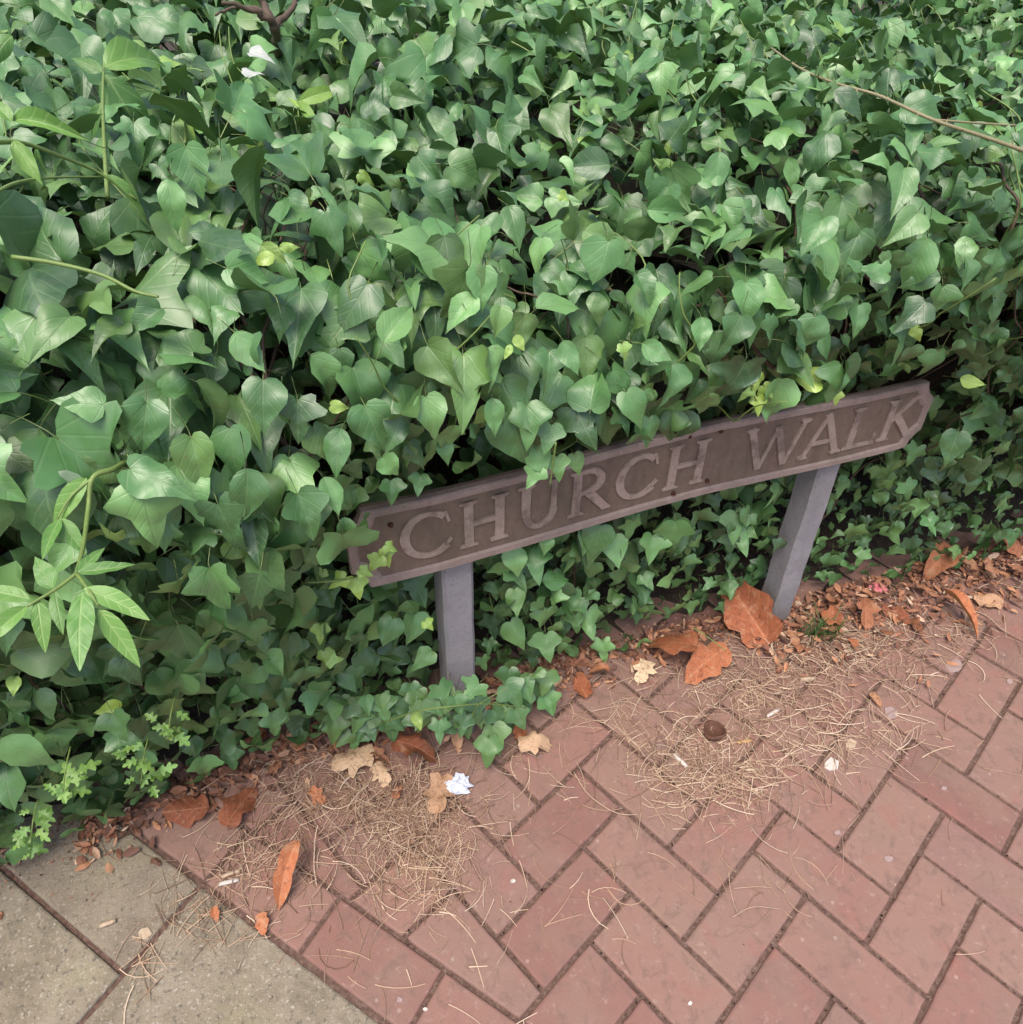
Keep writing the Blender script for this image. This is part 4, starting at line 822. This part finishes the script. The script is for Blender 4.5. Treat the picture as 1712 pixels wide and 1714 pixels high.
def twig(pts, r0, label, mat='needle_t'):
    Q = smooth_path([G(x, y, r0 + .002 + .002 * (i % 2)) for i, (x, y) in enumerate(pts)], 6); mb = MB(); mb.add(*tube_vf(Q, np.linspace(r0, r0 * .6, len(Q)), 6)); tag(recenter(mb.obj('twig', M[mat], None, True)), label, 'twig', 'single twigs and stalks on the bricks')
M['needle_t'] = flat('pale_twig', (.58, .40, .28), .7)
twig([(1212, 1096), (1250, 1099), (1296, 1101)], .0014, 'straight pale twig beside the foot of the far post'); twig([(960, 1292), (985, 1330), (1030, 1360), (1070, 1364)], .0012, 'bow shaped pale stalk on the bricks left of the needles')
twig([(1620, 1020), (1650, 1030), (1675, 1052), (1690, 1060)], .0014, 'thin brown twig behind the rolled leaf near the right edge'); twig([(500, 1517), (525, 1514), (553, 1513)], .0009, 'short pale stalk beside the bright orange leaf'); twig([(1225, 1535), (1260, 1518), (1310, 1522)], .0009, 'pale curved stalk on the bricks below the needles')
twig([(1228, 1487), (1265, 1484), (1292, 1486)], .0008, 'short straw coloured stalk just above the curved one')

# ------------------------------------------------------------------ needle heaps and crumbs (uncountable)
mb = MB()
blobs = [(690, 1330, 60, 36, 150), (700, 1400, 45, 45, 260), (620, 1320, 70, 30, 140), (500, 1345, 60, 35, 120), (420, 1440, 45, 40, 100), (730, 1470, 50, 40, 60), (1190, 1305, 62, 32, 260), (1110, 1240, 60, 34, 90), (1240, 1150, 60, 30, 140), (1330, 1190, 70, 45, 170),
         (1390, 1095, 80, 26, 260), (1490, 1060, 90, 30, 200), (1450, 1230, 55, 35, 80), (1300, 1260, 60, 40, 70), (1290, 1480, 60, 30, 14), (850, 1300, 80, 60, 40), (560, 1400, 60, 40, 60), (330, 1530, 50, 30, 40), (770, 1560, 130, 80, 30), (1600, 980, 80, 25, 60), (240, 1600, 14, 24, 14), (560, 1560, 60, 50, 14), (1010, 1440, 80, 60, 14), (1520, 1280, 130, 90, 14), (480, 1290, 40, 20, 50), (1130, 1130, 120, 24, 60), (1020, 1200, 50, 30, 50)]
for bi_, (x, y, sx_, sy_, n) in enumerate(blobs):
    a0 = rng.uniform(0, 3.14)
    for i in range(int(n * 1.5)):
        c = G(x + rng.normal(0, sx_ * 1.15) , y + rng.normal(0, sy_ * 1.15)); hn = (c - O) @ N
        if hn < -.10: continue
        a = a0 + rng.normal(0, 1.3); L = rng.uniform(.012, .075); kcv = rng.normal(0, 14); m = 6
        th_ = a + kcv * (np.linspace(-.5, .5, m) * L); st = np.stack([np.cos(th_), np.sin(th_)], -1) * L / (m - 1); xy = c[:2] + np.cumsum(st, 0) - st.sum(0) / 2
        dens = min(1, n / 160); z0 = rng.uniform(.0012, .002 + .012 * dens * rng.random()); zz = z0 + rng.normal(0, .0012) * np.linspace(-1, 1, m) + rng.uniform(0, .003) * dens * np.cos(np.linspace(-1.5, 1.5, m))
        r0 = rng.uniform(.0005, .00095)
        V, F = tube_vf(np.column_stack([xy, np.maximum(zz, .001)]), np.linspace(r0, r0 * .6, m), 3); mb.add(V, F, rng.random())
kind(mb.obj('dry_needles', M['needle']), 'stuff')['label'] = 'thin dry tan needles gathered in heaps on the bricks'
mb = MB()
def crumb(c, r):
    q = nrmz(rng.normal(0, 1, (4, 3))) * r; q[:, 2] *= .5; q = q + c + [0, 0, r * .4]; q[:, 2] = np.maximum(q[:, 2], .0003); mb.add(q, [(0, 1, 2), (0, 3, 1), (1, 3, 2), (2, 3, 0)], rng.random())
for i in range(5200):
    s = rng.uniform(-1.0, 1.9); n = nbs(s) + abs(rng.normal(0, .045)) - .03 + (.03 if s > .8 else 0); c = HW(s, n, .001); crumb(c, rng.uniform(.001, .004) if rng.random() < .93 else rng.uniform(.004, .008))
for (x, y, sx_, sy_, n) in blobs:
    for i in range(int(n * 1.2)): crumb(G(x + rng.normal(0, sx_ * 1.1), y + rng.normal(0, sy_ * 1.1)), rng.uniform(.0008, .0022))
for i in range(1500): crumb(np.array([rng.uniform(-1, 1.4), rng.uniform(.2, 1.4), 0]), rng.uniform(.0005, .0013))
# grit in the herringbone joints
for row in range(-12, 16):
    for i in range(-14, 12):
        ph = (i - (1 - row)) % 4
        if ph == 0: segs = [((i, row), (i + 2, row)), ((i, row), (i, row + 1))]
        elif ph == 2: segs = [((i, row), (i, row + 2)), ((i, row), (i + 1, row))]
        else: continue
        for a, b in segs:
            a, b = grid(*a), grid(*b)
            if TN @ a < .26 or a[1] < .15 or abs(a[0]) > 1.3: continue
            for q in range(int(np.linalg.norm(b - a) / .1 * 10)):
                t = rng.random(); p = a + (b - a) * t + rng.normal(0, .0012, 2); crumb(np.array([p[0], p[1], -.0042]), rng.uniform(.0008, .0022))
for i in range(2800):
    right = rng.random() < .55; s = rng.uniform(.62, 1.6) if right else rng.uniform(-.65, .75); n = nbs(s) + abs(rng.normal(0, .075 if right else .04)) - .01
    c = HW(s, n, .003 + .012 * rng.random() * (1 if right else .5)); r_ = rng.uniform(.004, .014); a = rng.uniform(0, 6.28); u1 = np.array([math.cos(a), math.sin(a), rng.normal(0, .35)]); u2 = nrmz(np.cross(u1, Z + rng.normal(0, .4, 3))) * rng.uniform(.3, .6); nn_ = nrmz(np.cross(u1, u2)); kk = rng.uniform(-.5, .5)
    q = np.array([c + r_ * (u1 * a_ + u2 * b_ + nn_ * kk * (a_ * a_ + b_ * b_)) for a_, b_ in ((-1, .1), (-.4, .9), (.3, .7), (1, .2), (.8, -.5), (0, -1), (-.6, -.7), (0, 0))]); q[:, 2] = np.maximum(q[:, 2], .0008)
    mb.add(q, [(j, (j + 1) % 7, 7) for j in range(7)], min(.99, max(.05, rng.normal(.62, .2))))
kind(mb.obj('leaf_crumbs', M['crumb']), 'stuff')['label'] = 'brown crumbs, grit and broken bits strewn along the hedge and in the joints'
